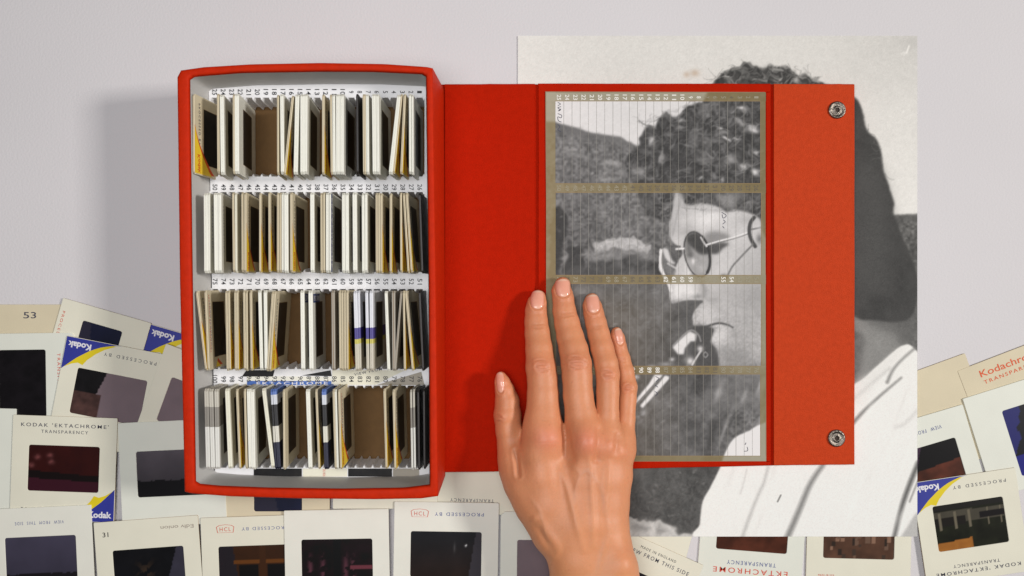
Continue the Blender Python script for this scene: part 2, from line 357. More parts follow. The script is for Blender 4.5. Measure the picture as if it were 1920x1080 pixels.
    def curl(x, y, v, al, n=1, ln=10, wd=1.6):
        a0 = r.uniform(0, 6.3); cv = r.uniform(-.9, .9); P = [(x, y)]
        for i in range(4):
            a0 += cv * .7; x += ln / 3 * math.cos(a0); y += ln / 3 * math.sin(a0) * .8; P.append((x, y))
        C.line(P, wd, v, 2.0, al, wd * .3)
    for i in range(900):
        x = r.uniform(1172, 1440); y = r.uniform(185, 415); curl(x, y, r.choice((46, 50, 56, 88, 100, 118, 132)), r.uniform(.25, .6), ln=r.uniform(10, 26), wd=r.uniform(1.8, 4.5))
    for i in range(130):
        x = r.uniform(1330, 1540); y = r.uniform(118, 165); curl(x, y, r.choice((45, 60, 120, 165, 185)), .6, ln=r.uniform(10, 22), wd=r.uniform(2, 5))
    for i in range(140):
        x = r.uniform(1605, 1680); y = r.uniform(200, 580); curl(x, y, r.choice((62, 80, 84)), .3, ln=18, wd=2.5)
    for (x, y, rx, ry, v, al) in ((1222, 262, 5, 10, 200, .9), (1200, 320, 12, 8, 168, .7), (1241, 296, 4, 8, 168, .8), (1279, 224, 8, 4, 176, .8), (1275, 240, 7, 3, 150, .7), (1300, 262, 12, 16, 118, .6),
        (1324, 212, 5, 6, 140, .7), (1390, 206, 7, 4, 228, .9), (1388, 230, 9, 5, 172, .8), (1411, 243, 12, 5, 220, .9), (1352, 243, 6, 2, 210, .9), (1356, 251, 8, 3, 160, .7), (1364, 262, 6, 2.5, 215, .9), (1380, 261, 9, 2.5, 190, .9),
        (1421, 285, 6, 3, 205, .8), (1372, 298, 10, 9, 172, .8), (1396, 308, 9, 6, 205, .9), (1420, 322, 7, 6, 225, .95), (1312, 335, 4, 3, 175, .8), (1354, 338, 3, 7, 180, .8), (1340, 330, 9, 4, 140, .6), (1318, 302, 12, 3, 130, .5),
        (1218, 388, 10, 10, 104, .7), (1228, 366, 6, 8, 120, .6), (1312, 300, 10, 5, 118, .5), (1340, 265, 14, 4, 130, .6), (1254, 250, 8, 5, 140, .5), (1395, 135, 18, 7, 140, .6), (1455, 128, 16, 5, 170, .7), (1496, 150, 6, 8, 195, .8), (1430, 148, 20, 4, 120, .6), (1370, 150, 8, 5, 120, .6)):
        C.blob(x, y, rx, ry, v, al, r.uniform(-.4, .4))
        for q in range(4): curl(x + r.uniform(-rx, rx), y + r.uniform(-ry, ry), v * .9, .45, ln=rx * 1.6, wd=1.6)
    C.a = keep * (1 - H) + C.a * H
    for i in range(70):                                    # stray wisps over the sky
        t = r.choice(((1197, 232, 1240, 225), (1232, 228, 1260, 212), (1262, 214, 1310, 190), (1330, 148, 1400, 122), (1480, 125, 1530, 150), (1628, 245, 1672, 360)))
        u = r.random(); x = t[0] + (t[2] - t[0]) * u; y = t[1] + (t[3] - t[1]) * u; curl(x, y - r.uniform(0, 8), 110, .45, ln=r.uniform(8, 18), wd=1.6)
    C.line([(1197, 226), (1208, 233), (1222, 240)], 3, 100, 2, .7)
    C.poly([(1341, 366), (1352, 362), (1372, 364), (1380, 380), (1374, 392), (1356, 388)], 150, 4, .85, tex=24, cell=6)
    C.poly([(1265, 360), (1276, 362), (1282, 375), (1272, 388), (1264, 400)], 182, 3, .8)
    C.line([(1276, 364), (1274, 385), (1268, 410), (1262, 440)], 3, 150, 3, .5)
    for i in range(60): curl(r.uniform(1275, 1430), r.uniform(376, 398), r.choice((90, 110, 160)), .4, ln=10, wd=2)
    # glasses
    def ell(cx, cy, rx, ry, rot, n=24): 
        c, s = math.cos(rot), math.sin(rot)
        return [(cx + rx * math.cos(t) * c - ry * math.sin(t) * s, cy + rx * math.cos(t) * s + ry * math.sin(t) * c) for t in np.linspace(0, 2 * math.pi, n, endpoint=False)]
    E = ell(1307, 477, 23, 43, -0.22)
    C.poly(E, 158, 1.5, .85, tex=14, cell=8)
    C.poly([(1286, 446), (1294, 438), (1306, 436), (1319, 446), (1327, 464), (1328, 476), (1312, 476), (1300, 466), (1290, 458)], 66, 2.2, .95, tex=8)
    C.poly([(1285, 450), (1296, 462), (1300, 482), (1292, 482), (1286, 470)], 100, 3, .8)
    C.blob(1300, 490, 4, 6, 225, .9); C.blob(1293, 478, 6, 4, 90, .6); C.blob(1316, 503, 8, 7, 196, .5)
    C.line(E + [E[0]], 2.6, 66, 1.2, .9); C.line([E[i % 24] for i in range(-3, 5)], 5.5, 56, 1.2, .9)
    C.line([(1314, 445), (1320, 455), (1325, 462)], 3, 225, 1.4, .9)
    E2 = ell(1252, 492, 13, 30, -0.30)
    C.poly(E2, 120, 1.5, .7); C.poly([(1244, 466), (1252, 468), (1262, 480), (1266, 494), (1255, 492), (1246, 480)], 214, 1.2, .95)
    C.poly([(1254, 467), (1264, 476), (1271, 492), (1262, 490), (1256, 478)], 82, 1.5, .95); C.line([(1240, 468), (1237, 490), (1243, 512), (1253, 530), (1258, 545)], 6, 232, 1.2, .98)
    C.line([(1240, 466), (1250, 460), (1262, 466), (1270, 482)], 3, 96, 1.5, .9); C.line([(1252, 494), (1262, 500), (1268, 503)], 3.5, 205, 1.5, .8)
    C.line([(1268, 467), (1282, 466)], 3.5, 238, 1.2, .95); C.line([(1258, 462), (1275, 462)], 3, 80, 1.5, .7)
    C.line([(1325, 459), (1345, 453), (1375, 445), (1404, 435)], 3.4, 232, 1.2, .95, 2.4); C.line([(1345, 455), (1375, 448), (1404, 438)], 1.6, 110, 1, .8)
    C.line([(1414, 408), (1407, 418), (1405, 434), (1408, 448), (1416, 462)], 7, 66, 2, .95); C.line([(1410, 430), (1440, 424)], 3, 90, 1.2, .8); C.blob(1424, 425, 10, 14, 205, .5)
    C.line([(1412, 458), (1391, 480), (1373, 500), (1363, 520)], 3.6, 112, 1.5, .85); C.blob(1357, 520, 7, 6, 74, .95); C.blob(1424, 448, 6, 10, 90, .7)
    # flute in his mouth
    C.poly([(1261, 651), (1276, 636), (1293, 621), (1306, 627), (1304, 640), (1295, 640), (1284, 653), (1282, 664), (1271, 664)], 224, 1.4, curve=False, tex=8)
    C.line([(1262, 648), (1292, 620), (1308, 626), (1314, 640)], 3, 150, 1.5, .8)
    C.blob(1313, 654, 6, 6, 215, .95); C.line([(1314, 658), (1305, 672), (1298, 684)], 3.5, 205, 1.2, .95); C.blob(1294, 677, 8, 8, 222, .95)
    C.line([(1323, 660), (1327, 665), (1323, 670), (1319, 665), (1322, 660)], 1.6, 170, 1, .9); C.blob(1260, 674, 5, 4, 200, .9); C.blob(1248, 683, 14, 5, 150, .85); C.blob(1222, 688, 8, 4, 190, .7)
    C.poly([(1180, 765), (1193, 748), (1216, 721), (1227, 703), (1243, 703), (1229, 719), (1196, 756), (1184, 768)], 238, 1.2, curve=False)
    C.poly([(1200, 761), (1247, 704), (1255, 706), (1254, 711), (1205, 765)], 236, 1.2, curve=False); C.line([(1190, 762), (1235, 711)], 3, 110, 1.2, .8)
    C.blob(1193, 707, 6, 5, 225, .9); C.blob(1190, 775, 4, 7, 215, .9); C.blob(1207, 774, 6, 6, 165, .8); C.blob(1197, 782, 4, 4, 160, .7)
    # white shirt
    shirt = [(1311, 1012), (1312, 982), (1317, 941), (1331, 914), (1348, 880), (1358, 853), (1369, 831), (1382, 818), (1406, 807), (1425, 796), (1500, 765), (1603, 719), (1642, 688), (1680, 655), (1694, 647), (1706, 646), (1722, 660), (1760, 700), (1760, 1020), (1500, 1040)]
    C.poly(shirt, 240, 1.2, tex=1.5, cell=50)
    C.line([(1440, 876), (1432, 905), (1420, 931), (1405, 970), (1392, 1006)], 5, 196, 6, .8, 7)
    C.line([(1543, 872), (1530, 890), (1516, 914), (1497, 960), (1476, 1008)], 8, 142, 8, .9, 11)
    C.line([(1722, 868), (1707, 905), (1694, 941), (1685, 975), (1677, 1008)], 9, 104, 7, .9, 8); C.line([(1722, 900), (1712, 925), (1706, 940)], 4, 150, 3, .7)
    C.line([(1600, 792), (1622, 768), (1650, 742), (1690, 708)], 7, 130, 6, .85, 3); C.line([(1664, 716), (1674, 694), (1690, 675), (1716, 652)], 6, 134, 6, .8, 4)
    C.line([(1603, 746), (1630, 722), (1668, 690)], 5, 190, 7, .7); C.line([(1400, 880), (1394, 905), (1388, 925)], 4, 214, 3, .7); C.line([(1464, 928), (1458, 940)], 3, 120, 1.5, .8)
    C.line([(1720, 770), (1695, 795), (1680, 800)], 8, 216, 5, .6); C.poly([(1700, 990), (1722, 960), (1722, 1010), (1690, 1010)], 188, 2, .9)
    for i in range(26):                                    # faint folds in the cloth
        x = rng.uniform(1330, 1715); y = rng.uniform(700, 1000); C.blob(x, y, rng.uniform(3, 7), rng.uniform(14, 44), rng.choice([222, 228, 250, 252]), .35, .35)
    C.poly([(1603, 719), (1642, 688), (1680, 655), (1700, 652), (1660, 700), (1603, 760)], 226, 5, .6)
    C.blob(1712, 80, 30, 14, 196, .5); C.line([(1700, 98), (1703, 90), (1705, 86)], 3, 242, 2, .9); C.blob(1696, 99, 7, 4, 232, .7); C.blob(1694, 209, 3, 3, 240, .8)
    C.a += RNG.randn(h, w) * 3.6
    # let the edges of landscape and hair run ragged, leave face, shirt and glasses alone
    m, r0, r1, c0, c1 = C.mask(smooth_poly([(1238, 350), (1430, 395), (1600, 400), (1720, 600), (1722, 1010), (1300, 1010), (1200, 800), (1180, 700), (1240, 600), (1230, 450)]), 6); Kp = np.zeros_like(C.a); Kp[r0:r1, c0:c1] = m
    Kp = np.clip(Kp + np.clip((GX - 1560) / 40, 0, .8) + np.clip((1190 - GX) / 30, 0, .7) * (GY < 420), 0, 1); wy = (vnoise(h, w, 9, rng, 2) * 7 + vnoise(h, w, 22, rng, 2) * 7) * (1 - Kp); wx = (vnoise(h, w, 9, rng, 2) * 7 + vnoise(h, w, 22, rng, 2) * 7) * (1 - Kp)
    yi, xi = np.mgrid[0:h, 0:w]; fy = np.clip(yi + wy, 0, h - 1.01); fx = np.clip(xi + wx, 0, w - 1.01); y0 = fy.astype(int); x0 = fx.astype(int); fy -= y0; fx -= x0; A = C.a
    C.a = (A[y0, x0] * (1 - fx) + A[y0, x0 + 1] * fx) * (1 - fy) + (A[y0 + 1, x0] * (1 - fx) + A[y0 + 1, x0 + 1] * fx) * fy
    return C
PORT = paint_portrait()
def tint(v, warm=(1.0, .985, .955)):
    """grey value -> albedo of the print"""
    v = np.clip(v, 8, 244)[..., None] * np.array(warm); return np.clip(lin(v) / IRR * np.clip(.92 + lin(v)[..., :1] * .22, .9, 1.09), 0.005, 0.9)

# ------------------------------------------------------------ table and the portrait print
newobj('table', [(-2.5, -2.5, 0), (2.5, -2.5, 0), (2.5, 2.5, 0), (-2.5, 2.5, 0)], [(0, 1, 2, 3)], M_TABLE)['kind'] = 'structure'
M_PHOTO = mat('photo_paper', (1, 1, 1, 1), 0.6, vcol=True, spec=0.2)
def sst(t): t = np.clip(t, 0, 1); return t * t * (3 - 2 * t)
GX, GY = np.meshgrid(np.linspace(971, 1720, PORT.w - 2), np.linspace(67, 1006, PORT.h - 2))
zz = 0.0007 + 0.0027 * sst((GY - 520) / 170)
kk = (CAM_H - zz) / FOC
X = (GX - 960) * kk; Y = (540 - GY) * kk
ci = np.clip(((GX - PORT.x0) * PORT.sc).round().astype(int), 0, PORT.w - 1); ri = np.clip(((GY - PORT.y0) * PORT.sc).round().astype(int), 0, PORT.h - 1)
pv = PORT.a[ri, ci]; pc = tint(pv)
st = np.exp(-(((GX - 1303) / 9) ** 2 + ((GY - 137) / 7) ** 2)) * .7 + np.exp(-(((GX - 1287) / 6) ** 2 + ((GY - 140) / 6) ** 2)) * .6      # brown stain on the paper
pc = pc * (1 - st[..., None]) + np.array((.52, .38, .26)) * st[..., None]
cool = np.clip((GY - 300) / 600, 0, 1)[..., None]; pc = pc * (1 + cool * (np.array((.985, 1.0, 1.02)) - 1))
ph = thing('photo_print', 'large black and white photograph of a man playing a flute, under the red cover', 'photograph')
gridobj('picture', X, Y, zz, pc, M_PHOTO, ph)
bk = gridobj('paper_back', X[::20, ::20], Y[::20, ::20], zz[::20, ::20] - 0.0003, np.full(X[::20, ::20].shape + (3,), .75), M_PHOTO, ph)

# ------------------------------------------------------------ loose slides
P2 = CAM_H / FOC                                # metres per pixel on the table
def film_picture(kind, w, h, rng):
    v = lambda c, o=3: vnoise(h, w, c, rng, o)[..., None]
    col = lambda r, g, b: lin((r, g, b)) / IRR
    yy = (np.arange(h) / (h - 1))[:, None, None]; xx = (np.arange(w) / (w - 1))[None, :, None]
    if kind == 'red':
        a = col(58, 18, 16) * (1 + .5 * v(10)) * np.ones((h, w, 3)); a = np.where(yy > .72, col(66, 26, 40), a); a = np.where((yy > .55 + .1 * xx) & (yy < .72 + .06 * xx), col(26, 10, 16), a)
        for cx, cy in ((.12, .26), (.3, .22), (.32, .36), (.04, .44)): a = a + np.exp(-(((xx - cx) / .04) ** 2 + ((yy - cy) / .05) ** 2)) * col(120, 80, 80) * (.6 + v(2))
    elif kind == 'skyline':
        a = col(96, 90, 96) * (1 - .55 * yy) + 0 * xx; line = .66 + .10 * v(6)[:1] ; a = np.where(yy > line, col(22, 20, 24), a * (1 + .3 * v(12)))
    elif kind == 'night': a = col(20, 20, 24) * (1 + 1.2 * v(14)) * np.ones((h, w, 3)); a = a + np.exp(-(((xx - .45) / .12) ** 2 + ((yy - .5) / .2) ** 2)) * (v(3) > .08) * col(58, 44, 30); a = np.where(xx > .9 - .2 * yy, col(62, 60, 72) * (1 + .3 * v(8)), a)
    elif kind == 'dusk': a = (col(78, 74, 90) * (1 - .35 * yy) + 0 * xx) * (1 + .25 * v(14)); a = np.where(yy > .8 + .06 * v(5)[:1], col(34, 30, 34), a)
    elif kind == 'mauve': a = col(122, 110, 114) * (1 + .18 * v(16)) * np.ones((h, w, 3))  # greyish reflection on the film, painted in as its colour
    elif kind == 'mauve_dark':  # the same painted reflection beside a dark part of the picture
        a = col(122, 110, 114) * (1 + .15 * v(16)) * np.ones((h, w, 3)); a = np.where(xx < .42 - .2 * yy, col(26, 24, 26) * (1 + v(6)), a); a = np.where((xx < .4) & (yy > .5), col(84, 62, 58) * (1 + 1.0 * v(5)), a)
    elif kind == 'porch':
        a = col(64, 38, 18) * (1 + .4 * v(10)) * np.ones((h, w, 3)); a = np.where((yy > .42) & (yy < .8) & (((xx > .28) & (xx < .56)) | (xx > .68)), col(18, 14, 16), a); a = np.where(xx < .2 + .1 * yy, col(42, 36, 42), a)
        a = np.where((abs(yy - .36) < .04) & (xx > .2), col(104, 66, 26), a); a = np.where(yy > .84, col(84, 38, 24) * (.7 + 1.3 * np.abs(v(3))), a); a = np.where((abs(xx - .62) < .04), col(70, 42, 20), a)
    elif kind == 'bars':
        a = col(24, 12, 16) * (1 + 1.6 * v(7)) * np.ones((h, w, 3))
        for cx in (.12, .3, .62, .72): a = a + np.exp(-((xx - cx) / .03) ** 2) * np.clip((yy - .25) * 3, 0, 1) * (v(4) > 0) * col(104, 64, 76) * .7
        a = np.where((xx > .68) & (abs(yy - .62) < .03), col(110, 60, 70), a); a = np.where(abs(xx - .5) < .05, col(14, 10, 16), a)
    elif kind == 'house':
        a = col(32, 34, 22) * (1 + 1.3 * v(7)) * np.ones((h, w, 3)); a = np.where((yy < .42) & (yy > .14 + .04 * xx), col(82, 78, 68) * (1 + .3 * v(8)), a); a = np.where((yy > .28) & (yy < .46) & (xx < .44), col(34, 30, 26), a)
        for cx in (.08, .3, .5, .76, .95): a = np.where((abs(xx - cx) < .012) & (yy < .55) & (yy > .18), col(112, 106, 92), a)
        a = np.where((yy > .26) & (yy < .38) & (xx > .64), col(26, 22, 24), a); a = np.where((yy < .12), col(38, 36, 34), a)
        a = np.where((yy > .84 - .12 * xx) & (xx < .5 + .1 * v(6)), col(150, 106, 52) * (1 + .4 * v(6)), a)
    elif kind == 'town':
        a = col(92, 68, 54) * (1 + .9 * v(9)) * np.ones((h, w, 3))
        for i in range(22):
            cx, cy, rw, rh = rng.rand() * .9 + .05, rng.rand() * .5 + .5, .015 + .02 * rng.rand(), .02 + .07 * rng.rand()
            a = np.where((abs(xx - cx) < rw) & (abs(yy - cy) < rh), col(*(rng.choice([60, 76, 112, 134]) * np.array((1, .82, .7)))), a)
    elif kind == 'brown': a = (col(84, 48, 34) * (yy > .5) + col(46, 36, 42) * (yy <= .5)) * (1 + 1.0 * v(8)) + 0 * xx
    elif kind == 'cliff': a = np.where(yy < .55 - .1 * xx, col(22, 20, 22), col(92, 52, 38) * (1 + 1.2 * v(8))) + 0 * xx; a = np.where(xx < .5 - .3 * yy, col(72, 52, 72) * (1 + .8 * v(6)), a)
    elif kind == 'blue': a = np.where(xx + .35 * yy < .28 + .25 * v(8), col(44, 46, 108), col(20, 20, 30)) + 0 * yy; a = np.where((yy > .7) & (xx < .4), col(40, 42, 122), a)
    elif kind == 'speckle': a = col(26, 28, 54) * np.ones((h, w, 3)) + (v(3) > .1) * col(120, 120, 140)
    elif kind == 'navy': a = col(28, 32, 58) * (1 + .6 * v(12)) * np.ones((h, w, 3)); a = np.where(xx - .3 * yy < .2, col(52, 50, 66), a)
    elif kind == 'lamp':
        a = (col(24, 26, 32) * (1 - yy) + col(44, 30, 24) * yy) * (1 + .6 * v(12)) + 0 * xx; a = np.where(xx > .92 - .1 * yy, col(66, 62, 68), a)
        a = a + np.exp(-(((xx - .78) / .012) ** 2 + ((yy - .3) / .02) ** 2)) * .6 + np.exp(-(((xx - .62) / .015) ** 2 + ((yy - .35) / .1) ** 2)) * .05
    else: a = col(26, 22, 26) * (1 + 1.2 * v(8)) * np.ones((h, w, 3))
    return np.clip(a * (.62 + .5 * np.clip(a * 4, 0, 1)), .003, .9)
TH = 0.0008
def loose(cx, cy, deg, level, label, m=M_IVORY, size=196, win=(133, 86), woff=(0, 0), film='dark', deco=(), emblem=False, texts=(), rc=2.0, seed=1):
    """cx, cy: centre in photograph pixels; deg: clockwise turn in the photograph; texts in the slide's own frame"""
    z0 = TH * level + 0.0002; k = (CAM_H - z0 - TH) / FOC
    x, y, _ = W(cx, cy, z0 + TH)
    r = thing('loose_slide', label, 'photographic slide', (x, y, z0), math.radians(-deg), 'mounted slides scattered on the table')
    n = 4; out = lambda ins, z: [(a * k, b * k, z) for a, b in rrect(size - 2 * ins, size - 2 * ins, rc, n)]
    ww, wh = win; inn = lambda ins, z: [((a + woff[0]) * k, (b + woff[1]) * k, z) for a, b in rrect(ww - 2 * ins, wh - 2 * ins, 4, n)]
    mb = MB(); mb.loops([out(0, 0), out(0, TH * .85), out(.35, TH), inn(-.5, TH), inn(0, TH * .8), inn(0, 0)])
    mb.m = [1 if i < 20 else 0 for i in range(len(mb.f))] ; mb.build('mount', None, r, mats=[m, M_KRAFT if m in (M_IVORY, M_CREAM) else m])
    gw, gh = (56, 38) if ww > wh else (38, 56); rng = np.random.RandomState(seed + int(abs(cx)) * 7)
    pic = film_picture(film, gw, gh, rng); pic = pic[::-1, ::-1] if deg > 100 else pic; X, Y = np.meshgrid(np.linspace(-ww / 2, ww / 2, gw) + woff[0], np.linspace(wh / 2, -wh / 2, gh) + woff[1])
    gridobj('film', X * k, Y * k, np.full(X.shape, TH * .45), pic, M_FILMV, r)
    zt = TH + 0.00006
    if emblem:
        s2 = size / 2; T = lambda t, s: ((s2 - t) * k, (-s2 + s) * k)
        e = MB(); e.poly([T(*p) for p in ((5, 58), (18, 50), (30, 46), (39, 49), (46, 38), (60, 24), (75, 13), (95, 3), (78, 2), (57, 4), (35, 8), (18, 20))], zt)
        e.build('yellow_swoosh', M_YELLOW, r)
        e = MB(); e.poly([T(*p) for p in ((.8, .8), (.8, 62), (17.8, 45), (26, 37), (35, 30), (46, 21.5), (57, 15), (67, 10), (78, 6), (92, 2), (106, .8))], zt + .00003); e.build('blue_corner', M_BLUE, r)
        e = MB(); put_text(e, 'Kodak', (s2 - 27) * k, (-s2 + 14) * k, 44 * k, 12 * k, 0, zt + .00007, bold=.035, spacing=1.0); e.build('brand_lettering', M_WHITEP, r)
        e = MB(); put_text(e, 'PROCESSED BY', (s2 - 125) * k, (-s2 + 20.5) * k, 100 * k, 6.2 * k, 0, zt + .00003, spacing=1.6); e.build('lettering', M_INK, r)
    for (s, tx, ty, w, h, rot, mm) in texts:
        e = MB(); put_text(e, s, tx * k, ty * k, w * k, h * k, math.radians(rot), zt + .00004, bold=.006 if h > 6 else 0, spacing=1.35 if s.isupper() and len(s) > 5 else 1.0); e.build('lettering', mm, r)
    if 'hcl' in deco:
        e = MB(); P = [(-15, -6), (15, -6), (17, 5), (12, 8), (0, 9.5), (-12, 8), (-17, 5)]; c0 = deco['hcl']
        e.loops([[((c0[0] + a * s) * k, (c0[1] + b * s) * k, zt + .00004) for a, b in P] for s in (.93, 1.0)]); put_text(e, 'HCL', c0[0] * k, (c0[1] + .5) * k, 21 * k, 7.5 * k, 0, zt + .00004, spacing=1.3); e.build('maker_badge', M_REDP, r)
    return r
EK = [("KODAK 'EKTACHROME'", 0, 81, 164, 7, 0, M_INK), ('TRANSPARENCY', 0, 69, 88, 6, 0, M_INK)]
VF = lambda w=92, m=M_INKB: [('VIEW  FROM  THIS  SIDE', 0, -62, w, 6, 0, m)]
# left heap
loose(30, 669, 0, 0, 'cream slide mount with 53 pencilled above its film, far left', M_CREAM, film='speckle', texts=[('53', 26, 78, 24, 12, 180 - 180, M_INK)], seed=3)
loose(350, 729, 196, 0, 'cream slide whose blue corner pokes out just left of the red box wall', M_IVORY, emblem=True, film='mauve', seed=4)
loose(177, 665, 16, 1, 'cream slide with red lettering down its left edge, behind the blue-cornered slide by the box', M_IVORY, film='navy', size=172, win=(77, 112), woff=(0, 0), texts=[('PROCESSED', -77, 30, 66, 5, -90, M_REDP), ('LAB', 74, -2, 14, 5, 180, M_REDP)], seed=5)
loose(42, 723, -.8, 2, 'white slide standing on end with red TRANSPARENCY down its side, left edge', M_PALEGREEN, film='dark', win=(88, 126), woff=(0, 4), texts=[('TRANSPARENCY', 69, 10, 100, 6, -90, M_REDP)], rc=9, seed=6)
loose(203, 744, 191, 3, 'ivory slide with bright blue and yellow corner beside the red box', M_IVORY, film='mauve_dark', emblem=True, seed=7)
loose(370, 770, 20, 4, 'cream slide tilted steeply with greyish film, mostly hidden under the red box', M_IVORY, film='mauve', seed=8)
loose(-70, 862, 1.5, 3, 'blank white slide whose right edge alone shows at the left side of the picture', M_PALEGREEN, win=(80, 70), seed=9)
loose(119, 879, 2, 4, 'ivory slide reading KODAK EKTACHROME TRANSPARENCY over a dark red landscape', M_IVORY, film='red', emblem=True, texts=EK, seed=10)
loose(323, 887, -2.6, 5, 'pale slide with a grey city skyline, its right half under the box corner', M_PALEGREEN, film='skyline', seed=11)
loose(77, 1049, -2.6, 5.1, 'white slide reading VIEW FROM THIS SIDE upside down, bottom left corner', M_WHITE, film='dusk', texts=[('VIEW  FROM  THIS  SIDE', 0, 69, 92, 6, 180, M_INKB)], seed=12)
loose(280, 1071, -4.2, 6, 'ivory slide stamped 31 at its upper left with a night picture', M_IVORY, film='night', texts=[('31', -77, 74, 11, 9, 0, M_BLACKP), ('Edlv onion', 58, 79, 62, 7, 180, M_INKF)], seed=13)
loose(477, 1066, -2, 6.2, 'ivory slide with red HCL badge over a brown porch picture', M_IVORY, film='porch', deco={'hcl': (-52, 75)}, texts=[('PROCESSED BY', 22, 75, 86, 6, 180, M_INKB)], seed=14)
loose(520, 872, 0, 4.6, 'cream slide with dark blue upright film sticking out below the red box', M_CREAM, film='navy', win=(90, 134), woff=(1, -20), texts=[('MADE IN ENGLAND', 86, 0, 110, 5, 90, M_REDP)], seed=15)
loose(722, 856, 0, 4.6, 'blank ivory slide edge under the middle of the box front', M_IVORY, win=(90, 120), woff=(0, 10), seed=16)
loose(632, 1054, -1, 7, 'white slide with a dark reddish street scene, centre of the bottom row', M_WHITE, film='bars', rc=1.5, seed=17)
loose(836, 1040, .9, 6, 'white slide with red HCL badge over a nearly black night picture', M_WHITE, film='lamp', deco={'hcl': (-50, 76)}, texts=[('PROCESSED BY', 24, 76, 92, 6.5, 180, M_INKB)], seed=18)
loose(885, 866, 1.5, 3, 'ivory slide reading TRANSPARENCY upside down, peeping out below the red spine', M_IVORY, win=(120, 70), woff=(0, 20), texts=[('TRANSPARENCY', 2, -72, 82, 6, 180, M_INK)], seed=19)
loose(1030, 900, 32, 2, 'ivory slide turned at a slant between the spine and the wrist', M_IVORY, size=170, win=(80, 60), woff=(20, 20), seed=20)
loose(1036, 1058, .5, 4.4, 'rounded white slide with plain grey film partly under the wrist', M_PALEGREEN, film='mauve', rc=12, win=(133, 100), woff=(0, -5), texts=[], seed=21)
# right heap
loose(1212, 946, 15, 0, 'cream slide with black film just right of the wrist, under the photograph corner', M_IVORY, film='dark', win=(131, 86), seed=22)
loose(1190, 1110, 24, 1, 'cream slide reading MADE IN ENGLAND VIEW FROM THIS SIDE, slanting beside the wrist', M_IVORY, film='brown', win=(133, 90), woff=(-10, -8), texts=[('MADE IN ENGLAND', 12, 83, 72, 5, 0, M_BLACKP), ('VIEW FROM THIS SIDE', 16, 71, 126, 7.5, 0, M_INK)], seed=23)
loose(1412, 991, 4.5, 0, 'white slide reading EKTACHROME in red upside down, below the white shirt', M_PALEGREEN, film='brown', texts=[('EKTACHROME', 1, -81, 140, 10, 180, M_REDP), ('TRANSPARENCY', 2, -66, 92, 7.5, 180, M_INKB)], seed=24)
loose(1611, 1005, 1.5, .2, 'ivory slide with a brown town view, below the lower right of the photograph', M_IVORY, film='town', texts=[('MADE IN USA', -60, -75, 30, 4, 0, M_REDP)], seed=25)
loose(1794, 788, -20, 0, 'blank cream slide strip farthest left in the right-hand heap, beside the photograph', M_CREAM, win=(60, 50), woff=(-60, -40), seed=26).location.x -= 0.016
loose(1922, 752, -21, .3, 'cream slide with Kodachrome in red at the back of the right heap', M_CREAM, win=(133, 80), woff=(2, -8), film='mauve', texts=[('Kodachrome', 2, 77, 126, 13, 0, M_REDP2), ('TRANSPARENCY', 0, 60, 118, 7, 0, M_REDP2)], seed=27)
loose(1739, 880, -16.5, 1.2, 'white slide with a cliff picture against the right edge of the photograph', M_PALEGREEN, film='cliff', texts=[('VIEW  FROM', 22, 70, 52, 7, 180, M_INKB)], seed=28)
loose(1928, 812, -17.5, 1.3, 'white slide with a tall dark blue picture cut by the right picture edge', M_PALEGREEN, film='blue', win=(118, 128), woff=(24, -10), seed=29)
loose(1821, 988, 171.5, 2.3, 'ivory slide lying upside down with blue corner and a house picture, lower right corner', M_IVORY, film='house', emblem=True, texts=EK, seed=30, woff=(0, -5))

# ------------------------------------------------------------ the red slide box: tray half and its opened cover
ZB = 0.0052; ZR = ZB + 0.055; ZP = ZB + 0.0242; ZS = ZB + 0.052; ZF = ZB + 0.0022
def resample(P, n):
    P = np.array(P, float); d = np.r_[0, np.cumsum(np.hypot(*np.diff(P, axis=0).T))]; t = np.linspace(0, d[-1], n, endpoint=False)
    return [(np.interp(u, d, P[:, 0]), np.interp(u, d, P[:, 1])) for u in t]
def outline(bottom, right, top, left, n=44): return resample(bottom, n) + resample(right, n) + resample(top, n) + resample(left, n)
OUT = outline([(345, 923), (357, 926), (430, 931.5), (560, 935.5), (700, 937), (790, 935.5), (821, 931)], [(821, 931), (817, 530), (811, 127)],
              [(811, 127), (800, 124.5), (720, 119), (600, 117), (470, 119.5), (380, 125), (338, 131)], [(338, 131), (331, 133), (336, 530), (345, 923)])
INN = outline([(364, 905), (368, 909.5), (410, 913.5), (500, 917), (640, 919), (760, 917), (806, 911)], [(806, 911), (804, 530), (799, 141)],
              [(799, 141), (796, 136.5), (700, 132), (600, 131.5), (450, 134), (362, 141), (353, 147)], [(353, 147), (358, 530), (364, 905)])
# base outline: walls lean slightly outwards at the spine side
def at(P, z, zw=ZR): return [W(x, y, zw)[:2] + (z,) for x, y in P]
base = []
for (x, y) in OUT:
    wx, wy, _ = W(x, y, ZR)
    if x > 780:
        t = (x - 780) / 40; bx = W(835, 0, ZB)[0]; wx = wx + (bx - wx) * min(1, t) if t > .6 else wx
    base.append((wx, wy, ZB))
BOX = thing('slide_box', 'open red slide storage box with its cover folded flat to the right', 'storage box', W(585, 525, ZB))
def blocal(v): c = BOX.location; return [(x - c[0], y - c[1], z - c[2]) for x, y, z in v]
def inset(P, d):                                # shrink a loop in the plane towards its centre, by d metres
    c = np.mean([p[:2] for p in P], 0); return [(p[0] + (c[0] - p[0]) * d / 0.08, p[1] + (c[1] - p[1]) * d / 0.12, p[2]) for p in P]
O1 = at(OUT, ZR - .0012); I1 = at(INN, ZR - .0010)
